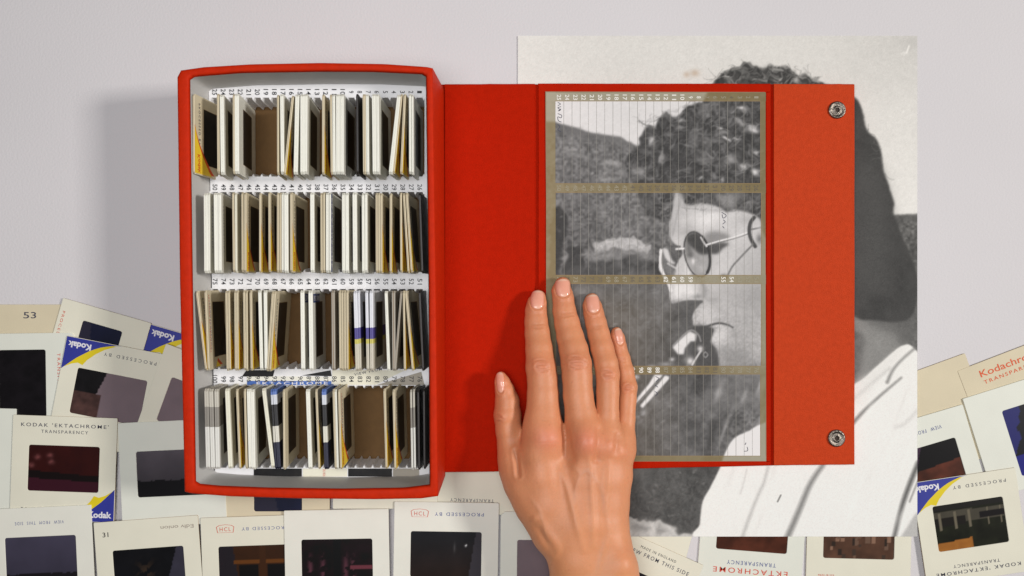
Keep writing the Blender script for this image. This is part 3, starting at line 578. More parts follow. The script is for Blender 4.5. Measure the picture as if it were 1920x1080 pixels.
b = MB(); b.loops([blocal(base), blocal(O1), blocal(inset(at(OUT, ZR - .0003), .0005)), blocal(inset(at(OUT, ZR), .0014)), blocal(inset(at(INN, ZR), -.0014)), blocal(inset(at(INN, ZR - .0003), -.0005)), blocal(I1), blocal([(x, y, ZR - .0045) for x, y, z in I1])])
o = b.build('wall', M_REDRIM, BOX, smooth=True)
b = MB(); b.loops([blocal([(x, y, ZR - .0020) for x, y, z in inset(I1, .0005)]), blocal([(x, y, ZB + .001) for x, y, z in inset(I1, .0006)])]); b.build('liner', M_LINER, BOX, smooth=True)
b = MB(); b.add(blocal([(x, y, ZF - .0004) for x, y, z in I1]), [tuple(range(len(I1)))]); b.build('floor', M_CARD, BOX)
# cover: spine, panel, flap are boards under one skin, with grooves between them
def board(name, pts, z0, z1, m=M_RED, bev=.0006, parent=BOX):
    c = np.mean(pts, 0); ring = lambda z, d: [W(x + (c[0] - x) * d, y + (c[1] - y) * d, z1)[:2] + (z,) for x, y in pts]
    d = 2.0 / 300; q = MB(); R = [ring(z0, 0), ring(z1 - bev, 0), ring(z1 - bev * .3, d * .35), ring(z1, d)]
    R = [blocal(r) for r in R]; q.loops(R, cap_top=True, cap_bot=True); return q.build(name, m, parent)
def quad(x0, x1, yt0, yt1, yb1, yb0, n=10):
    """a board outline with many points so that its long edges are not dead straight"""
    r = random.Random(int(x0)); wob = lambda: r.uniform(-.35, .35)
    P = []
    for i in range(n): t = i / n; P.append((x0 + (x1 - x0) * t, yb0 + (yb1 - yb0) * t + wob()))
    for i in range(n): t = i / n; P.append((x1 + wob(), yb1 + (yt1 - yb1) * t))
    for i in range(n): t = i / n; P.append((x1 + (x0 - x1) * t, yt1 + (yt0 - yt1) * t + wob()))
    for i in range(n): t = i / n; P.append((x0 + wob(), yt0 + (yb0 - yt0) * t))
    return P
ZC = ZB + .0028
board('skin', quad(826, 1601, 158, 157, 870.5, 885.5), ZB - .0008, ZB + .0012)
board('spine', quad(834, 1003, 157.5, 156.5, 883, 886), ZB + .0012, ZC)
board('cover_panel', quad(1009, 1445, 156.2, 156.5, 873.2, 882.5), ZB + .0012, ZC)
board('flap', quad(1451, 1602.5, 156.8, 157.2, 871.3, 873), ZB + .0012, ZC, M_RED_SHEEN)
# the shallow recess beside the index sheet: a folded paper edge
board('pasted_edge', quad(1437, 1445, 172, 172, 866, 866, 6), ZC, ZC + .0003, M_RED)
for (sx, sy) in ((1569, 206.5), (1568, 821.5)):
    x, y, z = W(sx, sy, ZC); x -= BOX.location[0]; y -= BOX.location[1]; z -= BOX.location[2]
    def disc(rs, n=28, cx=0.0, cy=0.0): return [[(x + cx + r * math.cos(2 * math.pi * i / n), y + cy + r * math.sin(2 * math.pi * i / n), z + h) for i in range(n)] for r, h in rs]
    b = MB(); b.loops(disc([(.0060, -.0002), (.0060, .0006), (.0054, .0013), (.0046, .0013), (.0040, .0008), (.0026, .0007), (.0022, .0012), (.0016, .0012), (.0013, .0004)]), cap_top=False)
    s = b.build('snap_fastener', M_METAL, BOX, smooth=True)
    b = MB(); b.loops(disc([(.0014, .0003), (.0013, .0005)]), cap_top=True); b.build('snap_socket', M_METALD, s)
    b = MB()
    for i in range(14):
        a = 2 * math.pi * i / 14; b.loops(disc([(.00030, .0010), (.00028, .0016), (.0001, .0017)], 6, .0050 * math.cos(a), .0050 * math.sin(a)), cap_top=True)
    b.build('beading', M_METAL, s, smooth=True)

# ------------------------------------------------------------ slotted tray inside the box
TR = thing('slide_tray', 'white slotted plastic tray with four numbered rows, set inside the red box', 'tray', W(585, 525, ZB + .002))
def tl(v): c = TR.location; return [(x - c[0], y - c[1], z - c[2]) for x, y, z in v]
HX0, HX1 = 396, 796
ROWS = [(183, 331), (360, 510), (542, 692), (723, 877)]
edge = [W(x, y, ZR)[:2] for x, y in INN]; ex = [p[0] for p in edge]; ey = [p[1] for p in edge]
hx0, hx1 = W(HX0, 0, ZP)[0], W(HX1, 0, ZP)[0]
holes = [(W(0, b_, ZP)[1], W(0, a_, ZP)[1]) for a_, b_ in ROWS]
b = MB(); hs = sorted(holes); xl = min(ex) + .0006 + .0035; xr = max(ex) - .001; 
# plate built from bars between the openings; left and right borders follow the wall
def xl_at(y): t = (y - ey[0]) / (max(ey) - min(ey)); return W(np.interp((540 - y / ((CAM_H - ZR) / FOC)), [152, 902], [353, 366]), 0, ZR)[0] + .0008
def xr_at(y): return W(np.interp((540 - y / ((CAM_H - ZR) / FOC)), [141, 911], [799, 806]), 0, ZR)[0] - .0008
ytop_e, ybot_e = W(0, 136, ZR)[1], W(0, 914, ZR)[1]
ys = [ybot_e]
for lo, hi in hs: ys += [lo, hi]
ys.append(ytop_e); TP = .0012
for i in range(0, len(ys), 2):
    y0, y1 = ys[i], ys[i + 1]
    if i in (0, len(ys) - 2):                   # outer bars follow the bowed wall
        far = [(x, y) for x, y in edge if (y < y0 + .02 if i == 0 else y > y1 - .02)]; far = [p for p in far if xl_at(p[1]) + .002 < p[0] < xr_at(p[1]) - .002]
        far = sorted(far); yf = 1 if i == 0 else -1
        pts = [(xl_at(y0), far[0][1] + yf * .0012)] + [(p[0], p[1] + yf * .0007) for p in far] + [(xr_at(y0), far[-1][1] + yf * .0012)]
        near = y1 if i == 0 else y0; pts += [(xr_at(near), near), (xl_at(near), near)]
        if i != 0: pts = pts[::-1]
    else: pts = [(xl_at(y0), y0), (xr_at(y0), y0), (xr_at(y1), y1), (xl_at(y1), y1)]
    b.loops([tl([(x, y, ZP - TP) for x, y in pts]), tl([(x, y, ZP) for x, y in pts])], cap_top=True, cap_bot=True)
for lo, hi in hs:
    for xa, xb in ((None, hx0), (hx1, None)):
        p = [(xl_at(lo) if xa is None else xa, lo), (xr_at(lo) if xb is None else xb, lo), (xr_at(hi) if xb is None else xb, hi), (xl_at(hi) if xa is None else xa, hi)]
        b.loops([tl([(x, y, ZP - TP) for x, y in p]), tl([(x, y, ZP - .00001) for x, y in p])], cap_top=True, cap_bot=True)
b.build('plate', M_PLATE, TR)
px1, px25 = 786.5, 402.5; PITCH = (px1 - px25) / 24
for lo, hi in hs:                               # comb walls: fins that part the slots, at both ends of each row
    for yy, sg in ((lo, 1), (hi, -1)):
        b = MB()
        for k in range(26):
            x = W(px1 + PITCH * .5 - PITCH * k, 0, ZP)[0]; d = .0021
            prof = [(x - .0010, yy), (x + .0010, yy), (x + .0005, yy + sg * d * .75), (x, yy + sg * d), (x - .0005, yy + sg * d * .75)]
            if sg < 0: prof = prof[::-1]
            b.loops([tl([(a, c + sg * .0012, ZF + .0005) for a, c in prof]), tl([(a, c, ZP - .0016) for a, c in prof]), tl([(a, c - sg * .0006, ZP - .0002) for a, c in prof])], cap_top=True)
        v = [(hx0, yy - sg * .0001), (hx1, yy - sg * .0001)]
        b.add(tl([(hx0, yy, ZP - TP), (hx1, yy, ZP - TP), (hx1, yy + sg * .0012, ZF), (hx0, yy + sg * .0012, ZF)]), [(0, 1, 2, 3)])
        b.build('slot_comb', M_PLATE, TR)
for lo, hi in hs:
    b = MB()
    for x in (hx0, hx1): b.add(tl([(x, lo, ZP - TP), (x, hi, ZP - TP), (x, hi, ZF), (x, lo, ZF)]), [(0, 1, 2, 3)])
    b.build('end_wall', M_PLATE, TR)
CW = TR.location
NUMY = [172.5, 351, 528, 711]
for r_ in range(4):
    for k in range(25):
        n = r_ * 25 + k + 1; s = str(n); x, y, z = W(px1 - PITCH * k + (.6 if r_ else 0), NUMY[r_], ZP + .0004); b = MB()
        put_text(b, s, x - CW[0], y - CW[1], (4.3 if len(s) == 1 else 11.0 if len(s) == 2 else 15) / 2823, 8.6 / 2823, math.radians(-90), z - CW[2], bold=.004)
        b.build('slot_number', M_BLACKP, TR)
# made-up card and film pieces standing for loose slides ghosting through the tray
def scrap(name, label, pts, m, texts=(), band=None, z=ZP + .0001):
    c = np.mean(pts, 0); x, y, _ = W(c[0], c[1], z); t = thing(name, label, 'card' if 'card' in name else 'film', (x, y, z))
    P = [(W(a, d, z)[0] - x, W(a, d, z)[1] - y) for a, d in pts]
    if sum(a[0] * q[1] - q[0] * a[1] for a, q in zip(P, P[1:] + P[:1])) < 0: P = P[::-1]
    q = MB(); q.loops([[(a, d, 0) for a, d in P], [(a, d, .00018) for a, d in P]], cap_top=True, cap_bot=True); q.build('sheet', m, t)
    if band:
        q = MB(); q.poly([(W(a, d, z)[0] - x, W(a, d, z)[1] - y) for a, d in band], .00022); q.build('blue_band', M_SKYBLUE, t)
    for (s, tx, ty, w, h, rot, mm) in texts:
        q = MB(); X, Y, _ = W(tx, ty, z); put_text(q, s, X - x, Y - y, w / 2823, h / 2823, math.radians(rot), .00026, spacing=1.3, bold=.01); q.build('lettering', mm, t)
scrap('film_scrap', 'black film scrap showing at the left between the lower two rows of slots', [(454, 706), (462, 694), (515, 694), (512, 706)], M_FILM)
scrap('card_strip', 'white card strip with bright blue band lettered EKTACHROME between the lower two rows', [(463, 705), (622, 706.5), (622, 722), (463, 722)], M_WHITE, [('EKTACHROME', 548, 718.5, 132, 5.5, 0, M_WHITEP)], [(463.5, 714), (621.5, 714.5), (621.5, 721.8), (463.5, 721.8)], z=ZP + .0001)
scrap('film_scrap', 'black film wedge just above the right end of the blue-banded card strip', [(566, 704), (620, 694), (622, 705.5)], M_FILM)
scrap('card_scrap', 'cream card reading VIEW FROM between the lower two rows, right of the blue band', [(623, 694), (760, 694), (735, 706), (705, 721.5), (623, 721.5)], M_IVORY, [('VIEW FROM', 690, 697, 52, 5, 12, M_INK)])
scrap('film_scrap', 'grey translucent film wedge at the right end between the lower two rows', [(706, 722), (790, 697), (796, 722)], M_GREYM)
scrap('film_scrap', 'dark navy film lying along the front ledge of the tray', [(476, 878.5), (566, 878.5), (566, 893), (476, 893)], M_FILM)
scrap('card_scrap', 'cream card with faint red lettering on the front ledge, right of the navy film', [(568, 878.5), (651, 878.5), (651, 893.5), (568, 893.5)], M_IVORY, [('FROM THIS', 608, 886, 13, 5, 90, M_REDP)])
scrap('film_scrap', 'black film lying on the front ledge under slots 80 to 85', [(653, 878.5), (735, 878.5), (735, 893.5), (653, 893.5)], M_FILM)
scrap('film_scrap', 'grey film at the right of the front ledge', [(737, 878.5), (786, 878.5), (786, 893), (737, 893)], M_GREYM)

# ------------------------------------------------------------ slides standing in the slots
SL = .0500
def band_mat(name, bands):
    m = bpy.data.materials.new(name); m.use_nodes = True; N = m.node_tree.nodes; K = m.node_tree.links
    tc = N.new('ShaderNodeTexCoord'); sp = N.new('ShaderNodeSeparateXYZ'); K.new(tc.outputs['Object'], sp.inputs[0])
    mr = N.new('ShaderNodeMapRange'); mr.inputs['From Min'].default_value = SL / 2; mr.inputs['From Max'].default_value = -SL / 2; K.new(sp.outputs[1], mr.inputs['Value'])
    r = N.new('ShaderNodeValToRGB'); r.color_ramp.interpolation = 'CONSTANT'; e = r.color_ramp.elements
    e[0].position = 0; e[0].color = bands[0][1]; e[1].position = bands[1][0]; e[1].color = bands[1][1]
    for p, c in bands[2:]: q = e.new(p); q.color = c
    K.new(mr.outputs[0], r.inputs[0]); K.new(r.outputs[0], N['Principled BSDF'].inputs['Base Color']); N['Principled BSDF'].inputs['Roughness'].default_value = .5
    return m
iv = L(222, 218, 204); bk_ = L(28, 26, 28); nv = L(26, 28, 52)
M_BAND = band_mat('mount_banded', [(0, L(96, 124, 190)), (.07, L(214, 216, 222)), (.19, bk_), (.46, iv), (.66, nv)])  # loose slides ghosting through the box, painted on as colour bands
M_BAND2 = band_mat('mount_two_tone', [(0, L(196, 190, 176)), (.22, L(140, 134, 124)), (.47, L(222, 220, 212))])  # grey of the see-through overlay painted into the mount colour
M_BAND3 = band_mat('mount_label_top', [(0, L(226, 226, 228)), (.05, L(60, 84, 138)), (.15, L(226, 226, 228)), (.72, L(206, 196, 178))])
M_BAND4 = band_mat('mount_purple_cross', [(0, L(226, 226, 230)), (.46, L(72, 62, 140)), (.60, L(206, 194, 92)), (.66, L(206, 198, 180))])
BODY = {'w': M_WHITE, 'c': M_CREAM, 'i': M_IVORY, 'g': M_GREYM, 'k': M_DARKM, 'B': M_BAND, 'T': M_BAND2, 'E': M_BAND3, 'P': M_BAND4}
CACHE = {}
def mesh_once(key, fn):
    if key not in CACHE: CACHE[key] = fn()
    return CACHE[key]
def mk(name, mb, m, mats=None):
    me = bpy.data.meshes.new(name); me.from_pydata(mb.v, [], mb.f)
    for q in (mats or [m]): me.materials.append(q)
    if mats: me.polygons.foreach_set('material_index', mb.m)
    me.update(); return me
def YD(y, d): return (SL / 2 - y * SL, SL - d)       # fraction down the row, depth under the top edge -> local y, z
def body(t, m, core):
    def f():
        b = MB(); c = .0007 if not core else .0004; h = SL / 2
        # card outline with slightly eased corners, extruded in thickness
        P = [(-h, .001), (-h + .001, 0), (h - .001, 0), (h, .001), (h, SL - .0015), (h - .0015, SL), (-h + .0015, SL), (-h, SL - .0015)]
        lay = [(0, .0002), (.00025, 0), (t * .42, 0), (t * .42, .00025), (t * .58, .00025), (t * .58, 0), (t - .00025, 0), (t, .0002)]
        n = len(P); rings = [[(x - t / 2, (1 - i / h) * y, SL / 2 + (z - SL / 2) * (1 - i / h)) for y, z in P] for x, i in lay]
        v = [p for r in rings for p in r]; fs = []; ms = []
        for k in range(len(rings) - 1):
            for i in range(n):
                j = (i + 1) % n; fs.append((k * n + i, (k + 1) * n + i, (k + 1) * n + j, k * n + j)); ms.append(1 if (core and k in (2, 3, 4)) else 0)
        fs.append(tuple(range(n - 1, -1, -1))[::-1]); ms.append(0); fs.append(tuple(range((len(rings) - 1) * n, len(rings) * n))[::-1]); ms.append(0)
        b.v = v; b.f = fs; b.m = ms; return mk('mount', b, None, [m, M_KRAFT])
    return mesh_once(('body', round(t, 4), m.name, core), f)
def face_poly(pts, off):
    return [(off, a, z) for a, z in (YD(*p) for p in pts)]
def part(name, me, parent, x=0.0):
    o = bpy.data.objects.new(name, me); COL.objects.link(o); o.parent = parent; o.location = (x, 0, 0); return o
def m_film():
    b = MB(); b.add(face_poly([(.15, .012), (.85, .012), (.85, .0375), (.15, .0375)], .00005), [(0, 1, 2, 3)]); return mk('film', b, M_FILM)
def m_frame():
    b = MB()
    a = face_poly([(.145, .0117), (.855, .0117), (.855, .0378), (.145, .0378)], .00003); b.add(a, [(0, 1, 2, 3)]); return mk('film_edge', b, M_KRAFT)
SW = [(.40, .0004), (.48, .0020), (.56, .0038), (.64, .0062), (.72, .0090), (.82, .0134), (.92, .0182), (.985, .0225)]
def m_swoosh(red):
    b = MB(); k = 1.16 if red else 1.0; top = [(y - (.018 if red else 0), d * k) for y, d in SW]
    for i in range(len(top) - 1):
        a = face_poly([(top[i][0], .0003), (top[i + 1][0], .0003), top[i + 1], top[i]], .00008 if red else .00014); b.add(a, [(0, 1, 2, 3)])
    return mk('red_edge' if red else 'amber_corner', b, M_REDP2 if red else M_AMBER)
def m_text(s, y, d, w, h, mm, off=.0002, bold=0.0, spacing=1.4):
    def f():
        v, fc = text_geo(s, bold, spacing); b = MB(); a0, z0 = YD(y, d)
        b.add([(off, a0 - a * w, z0 + q * h) for a, q in v], fc); return mk('lettering', b, mm)
    return mesh_once(('t', s, y, d, w), f)
def m_band_blue():
    b = MB(); b.add(face_poly([(.01, .0004), (.99, .0004), (.99, .0042), (.01, .0042)], .0001), [(0, 1, 2, 3)]); return mk('blue_band', b, M_BLUE2)
def m_patch():
    b = MB(); b.add(face_poly([(.045, .002), (.155, .002), (.155, .026), (.045, .026)], .0001), [(0, 1, 2, 3)]); return mk('blue_label', b, M_BLUE2)
ROWN = ('top row', 'second row', 'third row', 'bottom row')
names = {'w': 'white', 'c': 'cream', 'i': 'ivory', 'g': 'grey', 'k': 'black', 'B': 'colour-banded', 'T': 'grey and white', 'E': 'white', 'P': 'white and purple'}
MIN_T = .0012
U_ = ' one two three four five six seven eight nine ten eleven twelve thirteen fourteen fifteen sixteen seventeen eighteen nineteen'.split(' ')
def words(n): return 'one hundred' if n == 100 else U_[n] if n < 20 else (' twenty thirty forty fifty sixty seventy eighty ninety'.split(' ')[n // 10 - 1] + (' ' + U_[n % 10] if n % 10 else ''))
ORD = ('first', 'second', 'third', 'fourth', 'fifth', 'sixth', 'seventh')
def slot_of(i, xt, xb, ri, y0, y1, px0, sc): 
    mx = (W(px0 + xt / sc, 0, ZS)[0] + W(px0 + xb / sc, 0, ZS)[0]) / 2
    return min(max(int(round((px1 - (960 + mx * FOC / (CAM_H - ZP))) / PITCH)) + 1, 1), 25) + ri * 25
def row(ri, y0, y1, items, px0=320, sc=3.692):
    count = {}; total = {}
    for it in items: q = slot_of(0, it[0], it[1], ri, y0, y1, px0, sc); total[q] = total.get(q, 0) + 1
    for (xt, xb, th, kind) in items:
        px_t, px_b = px0 + xt / sc, px0 + xb / sc
        body_k, deco = kind[0], kind[1:]
        core = body_k == 'c' or body_k == 'g'
        t = min(max(th / sc / 3012, MIN_T), .0026); t = round(t / .0002) * .0002
        a = np.array(W(px_t, y0 + random.uniform(-1.5, 1.2), ZS)); c = np.array(W(px_b, y1 + random.uniform(-1.0, 1.5), ZS)); mid = (a + c) / 2; d = a - c
        yaw = math.atan2(-d[0], d[1]); ux, uy = math.cos(yaw), math.sin(yaw)
        nat = (960 - (px_t + px_b) / 2) * .1014; off = .60 * (nat - 24) / 2700
        off = min(off, mid[0] - t / 2 + .1945); lean = math.atan(off / SL) + math.radians(random.uniform(-1.1, 1.1))
        pos = (mid[0] + ux * t / 2, mid[1] + uy * t / 2)
        bx = pos[0] - math.sin(lean) * SL; by = pos[1]
        slot = slot_of(0, xt, xb, ri, y0, y1, px0, sc); count[slot] = count.get(slot, 0) + 1
        nth = '' if total[slot] == 1 else f', {ORD[count[slot] - 1]} of {U_[total[slot]]} from left'
        what = names[body_k]
        feat = 'slide with amber corner' if 'y' in deco else 'slide with blue EKTACHROME label' if ('e' in deco or 'b' in deco) else 'slide with printed face' if (deco and deco[0] in 'rt') else 'slide'
        if d[0] < -.003: feat = 'leftward-slanting ' + feat
        elif d[0] > .003: feat = 'rightward-slanting ' + feat
        lab = f'{what} {feat} at slot {words(slot)}{nth}'
        r = thing('slide', lab, 'photographic slide', (bx, by, ZF), 0, 'slides standing in the numbered slots')
        r.rotation_euler = (0, lean, yaw)
        part('mount', body(t, BODY[body_k], core), r)
        x = t / 2
        if 'k' != body_k: part('film', mesh_once('film', m_film), r, x); part('film_edge', mesh_once('fe', m_frame), r, x)
        if 'y' in deco:
            part('red_edge', mesh_once('re', lambda: m_swoosh(True)), r, x); part('amber_corner', mesh_once('am', lambda: m_swoosh(False)), r, x)
            part('brand_lettering', m_text('Kodak', .86, .0052, .0115, .0034, M_REDP2, .00022, .02, 1.0), r, x)
            part('lettering', m_text('PROCESSED BY', .36, .0064, .026, .0022, M_INK), r, x)
        if 'e' in deco:
            part('blue_band', mesh_once('bb', m_band_blue), r, x); part('brand_lettering', m_text('EKTACHROME', .5, .0023, .043, .0026, M_WHITEP, .0002, .01, 1.4), r, x); part('lettering', m_text('TRANSPARENCY', .5, .0075, .024, .0018, M_INK), r, x)
        if 'b' in deco:
            part('blue_label', mesh_once('bp', m_patch), r, x)
            me = mesh_once('ek2', lambda: mk('lettering', MB().add([(.0002, SL / 2 - SL * .10 + q * .0032, SL - .014 + a * .021 * -1) for a, q in text_geo('EKTACHROME', .01, 1.0)[0]], text_geo('EKTACHROME', .01, 1.0)[1]), M_WHITEP)); part('lettering', me, r, x)
        if 't' in deco: part('lettering', m_text('TRANSPARENCY', .45, .0060, .030, .0018, M_INKB), r, x)
        if 'r' in deco: part('lettering', m_text('PROCESSED BY LABORATORY', .42, .0044, .036, .0022, M_REDP), r, x)
row(0, 177, 325, [(150, 152, 14, 'cy'), (318, 322, 16, 'c'), (338, 345, 26, 'w'), (428, 430, 10, 'c'), (442, 444, 28, 'w'),
    (735, 736, 14, 'c'), (756, 762, 24, 'w'), (838, 780, 16, 'cy'), (862, 850, 28, 'w'), (897, 897, 28, 'w'), (925, 922, 22, 'w'), (1048, 1048, 16, 'cy'), (1101, 1108, 12, 'c'), (1118, 1122, 20, 'w'), (1144, 1144, 26, 'w'), (1172, 1172, 26, 'w'), (1283, 1287, 12, 'k'),
    (1328, 1332, 20, 'c'), (1350, 1354, 20, 'w'), (1392, 1398, 26, 'w'), (1420, 1426, 20, 'w'), (1568, 1508, 26, 'w'), (1592, 1536, 14, 'cy'), (1612, 1588, 16, 'cy'), (1648, 1650, 16, 'w'), (1666, 1668, 12, 'w')])
row(1, 361, 511, [(228, 232, 26, 'w'), (256, 258, 12, 'wt'), (296, 302, 28, 'w'), (326, 330, 22, 'wt'), (424, 430, 14, 'cy'), (442, 446, 14, 'i'), (488, 490, 14, 'c'), (508, 508, 16, 'cy'), (612, 612, 14, 'cy'), (675, 678, 14, 'cy'), (735, 735, 13, 'c'), (752, 752, 14, 'c'), (768, 768, 12, 'w'),
    (784, 786, 28, 'w'), (826, 828, 16, 'cy'), (965, 968, 26, 'w'), (1036, 1038, 14, 'c'), (1054, 1055, 14, 'c'), (1074, 1074, 20, 'w'), (1097, 1097, 12, 'we'), (1185, 1187, 20, 'w'), (1207, 1209, 24, 'w'), (1258, 1262, 28, 'w'), (1322, 1325, 18, 'w'), (1342, 1344, 18, 'w'), (1418, 1420, 14, 'cy'),
    (1434, 1436, 12, 'c'), (1450, 1452, 14, 'cy'), (1516, 1516, 14, 'cy'), (1586, 1590, 14, 'cy'), (1606, 1640, 13, 'cy'), (1624, 1662, 13, 'cy'), (1715, 1735, 14, 'k')])
row(2, 545, 695, [(172, 240, 14, 'cy'), (233, 256, 14, 'crt'), (376, 386, 14, 'c'), (392, 402, 14, 'cy'), (438, 443, 12, 'c'), (452, 457, 14, 'cy'), (500, 506, 12, 'c'), (517, 520, 14, 'c'), (545, 553, 14, 'cy'), (604, 618, 22, 'w'), (642, 650, 22, 'w'), (700, 662, 14, 'c'), (715, 680, 14, 'cy'),
    (897, 903, 26, 'wb'), (953, 960, 28, 'wb'), (1112, 1117, 22, 'g'), (1163, 1168, 12, 'c'), (1180, 1183, 12, 'c'), (1197, 1200, 14, 'c'), (1215, 1217, 12, 'cy'), (1265, 1280, 26, 'P'), (1294, 1306, 12, 'P'), (1346, 1356, 20, 'P'), (1376, 1380, 24, 'P'),
    (1480, 1500, 20, 'w'), (1530, 1535, 22, 'g'), (1590, 1545, 13, 'g'), (1606, 1614, 13, 'cy'), (1620, 1670, 14, 'cy'), (1715, 1740, 14, 'k')])
row(3, 731, 880, [(232, 245, 28, 'T'), (264, 278, 28, 'T'), (300, 310, 28, 'T'), (375, 398, 28, 'i'), (450, 472, 14, 'cy'), (505, 518, 14, 'c'), (525, 540, 26, 'w'), (552, 562, 24, 'w'), (630, 698, 24, 'i'), (690, 722, 12, 'B'), (706, 738, 24, 'B'), (775, 780, 14, 'c'), (935, 953, 26, 'w'), (1000, 1022, 14, 'cy'), (1045, 1064, 28, 'B'),
    (1120, 1136, 12, 'c'), (1135, 1150, 12, 'w'), (1158, 1172, 14, 'cyr'), (1472, 1487, 14, 'cy'), (1535, 1548, 14, 'cy'), (1656, 1666, 14, 'T'), (1675, 1684, 12, 'T'), (1705, 1712, 14, 'k'), (1745, 1750, 14, 'k')], 320, 3.692)

# ------------------------------------------------------------ index sheet glued-on look: lies on the cover panel
SH = thing('index_sheet', 'olive-bordered index sheet with the portrait in four ruled strips, on the red cover', 'index card', W(1230, 519, ZC))
def sl(v): c = SH.location; return v[0] - c[0], v[1] - c[1], v[2] - c[2]
ZI = ZC + .0006
P = [(1028, 865.5), (1437, 865), (1435.5, 520), (1434.5, 172.5), (1022.5, 171.5), (1025, 520)]
b = MB(); b.loops([[sl(W(x, y, ZI)[:2] + (ZC,)) for x, y in P], [sl(W(x, y, ZI)) for x, y in P]], cap_top=True, cap_bot=True)
b.build('backing_card', mat('sheet_backing', L(140, 126, 96), .5), SH)
def sample(x, y):
    u = (x - PORT.x0) * PORT.sc; v = (y - PORT.y0) * PORT.sc; ui = np.clip(u.astype(int), 0, PORT.w - 2); vi = np.clip(v.astype(int), 0, PORT.h - 2); fu = u - ui; fv = v - vi; A = PORT.a
    return (A[vi, ui] * (1 - fu) + A[vi, ui + 1] * fu) * (1 - fv) + (A[vi + 1, ui] * (1 - fu) + A[vi + 1, ui + 1] * fu) * fv
M_SHEET = mat('sheet_print', (1, 1, 1, 1), 0.55, vcol=True, spec=0.12)
def sheet_grid(name, x0, x1, y0, y1, fn, z, step=1.5):
    X, Y = np.meshgrid(np.linspace(x0, x1, max(2, int((x1 - x0) / step))), np.linspace(y0, y1, max(2, int((y1 - y0) / step))))
    k = (CAM_H - z) / FOC; c = SH.location; v = sample(X, Y)
    return gridobj(name, (X - 960) * k - c[0], (540 - Y) * k - c[1], np.full(X.shape, z - c[2]), fn(v, X, Y), M_SHEET, SH)
def khaki(v, X, Y):
    t = np.clip((v - 70) / 170, 0, 1)[..., None]; n = vnoise(*X.shape, 30, RNG)[..., None] * 9 + vnoise(*X.shape, 3, RNG, 2)[..., None] * 6
    side = np.clip((1100 - X) / 80, 0, 1)[..., None] * 8
    return np.clip(lin(np.array((130, 116, 84)) * (1 - t) + np.array((168, 162, 142)) * t + n + side * np.array((1.2, 1.1, 1))) / IRR, .01, .9)
def strip(v, X, Y):
    g = 62 + (v - 54) * 1.0; g = np.clip(g, 58, 238); n = vnoise(*X.shape, 60, RNG)[..., None]
    c = g[..., None] * np.array((1.0, .985, .975)) + 6 * n
    lw = np.clip((Y - 520) / 60, 0, 1)[..., None] * np.clip((1290 - X) / 120, 0, 1)[..., None] * np.clip((150 - g) / 60, 0, 1)[..., None]
    return np.clip(lin(c + lw * np.array((10, 5, -2))) / IRR, .01, .9)
for (x0, x1, y0, y1) in ((1024, 1436, 173.5, 190), (1025, 1436, 343.5, 361.5), (1027, 1436, 515.5, 532.5), (1030, 1436, 686, 702), (1030, 1436, 854.5, 864.5)):
    sheet_grid('border_band', x0, x1, y0, y1, khaki, ZI + .00006)
for (x0, x1) in ((1024, 1042), (1426, 1435.5)): sheet_grid('border_band', x0, x1, 173, 864.5, khaki, ZI + .00003, 2.2)
ST = [(1041.5, 1425.5, 190, 343.5), (1042, 1427, 361.5, 515.5), (1043, 1427, 532.5, 686), (1044, 1425.5, 702, 854.5)]
for x0, x1, y0, y1 in ST: sheet_grid('picture_strip', x0, x1, y0, y1, strip, ZI + .0001)
M_RULE = mat('ruled_line', L(150, 146, 138), .6); M_RULED = mat('ruled_line_dark', L(168, 162, 156), .6)
M_NW = mat('number_white', L(236, 232, 222), .6); M_NM = mat('number_mid', L(160, 152, 130), .6); M_ND = mat('number_dark', L(104, 94, 80), .6)
b = MB(); b2 = MB()
for si, (x0, x1, y0, y1) in enumerate(ST):
    for k in range(24):
        x = 1057.2 + 15.35 * k + (.5 if si else 0); r_ = random.uniform(.22, .36); a = sl(W(x - r_, y1, ZI + .00016)); c = sl(W(x + r_, y0, ZI + .00016)); b.add([(a[0], a[1], a[2]), (c[0], a[1], a[2]), (c[0], c[1], a[2]), (a[0], c[1], a[2])], [(0, 1, 2, 3)])
b.build('ruled_lines', M_RULE, SH)
b = MB()
for x0, x1, y0, y1 in ST:                      # orange-brown line round each strip
    for (a0, a1, c0, c1) in ((x0 - .8, x1 + .8, y0 - .9, y0), (x0 - .8, x1 + .8, y1, y1 + .9), (x1, x1 + .9, y0, y1)):
        p = sl(W(a0, c1, ZI + .00018)); q = sl(W(a1, c0, ZI + .00018)); b.add([(p[0], p[1], p[2]), (q[0], p[1], p[2]), (q[0], q[1], p[2]), (p[0], q[1], p[2])], [(0, 1, 2, 3)])
b.build('strip_outline', mat('outline_print', L(150, 124, 82), .6), SH)
for row_, y in enumerate((182.5, 352.5, 524, 694)):
    for k in range(25):
        n = (row_ + 1) * 25 - k; x = 1048 + 15.42 * k
        c = 0 if n in list(range(8, 26)) + [55, 54, 59, 60, 61, 62, 91, 90, 89, 88] else (2 if n in list(range(26, 42)) + [74, 72, 71, 70, 65, 64, 63, 66, 4, 83, 82, 81] else 1)
        q = sl(W(x, y, ZI + .0002)); b = MB(); put_text(b, str(n), q[0], q[1], (4.0 if n < 10 else 10.5 if n < 100 else 13) / 2770, 8.2 / 2770, math.radians(-90), q[2], bold=.02 if c == 0 else .0); b.build('slot_number', (M_NW, M_NM, M_ND)[c], SH)
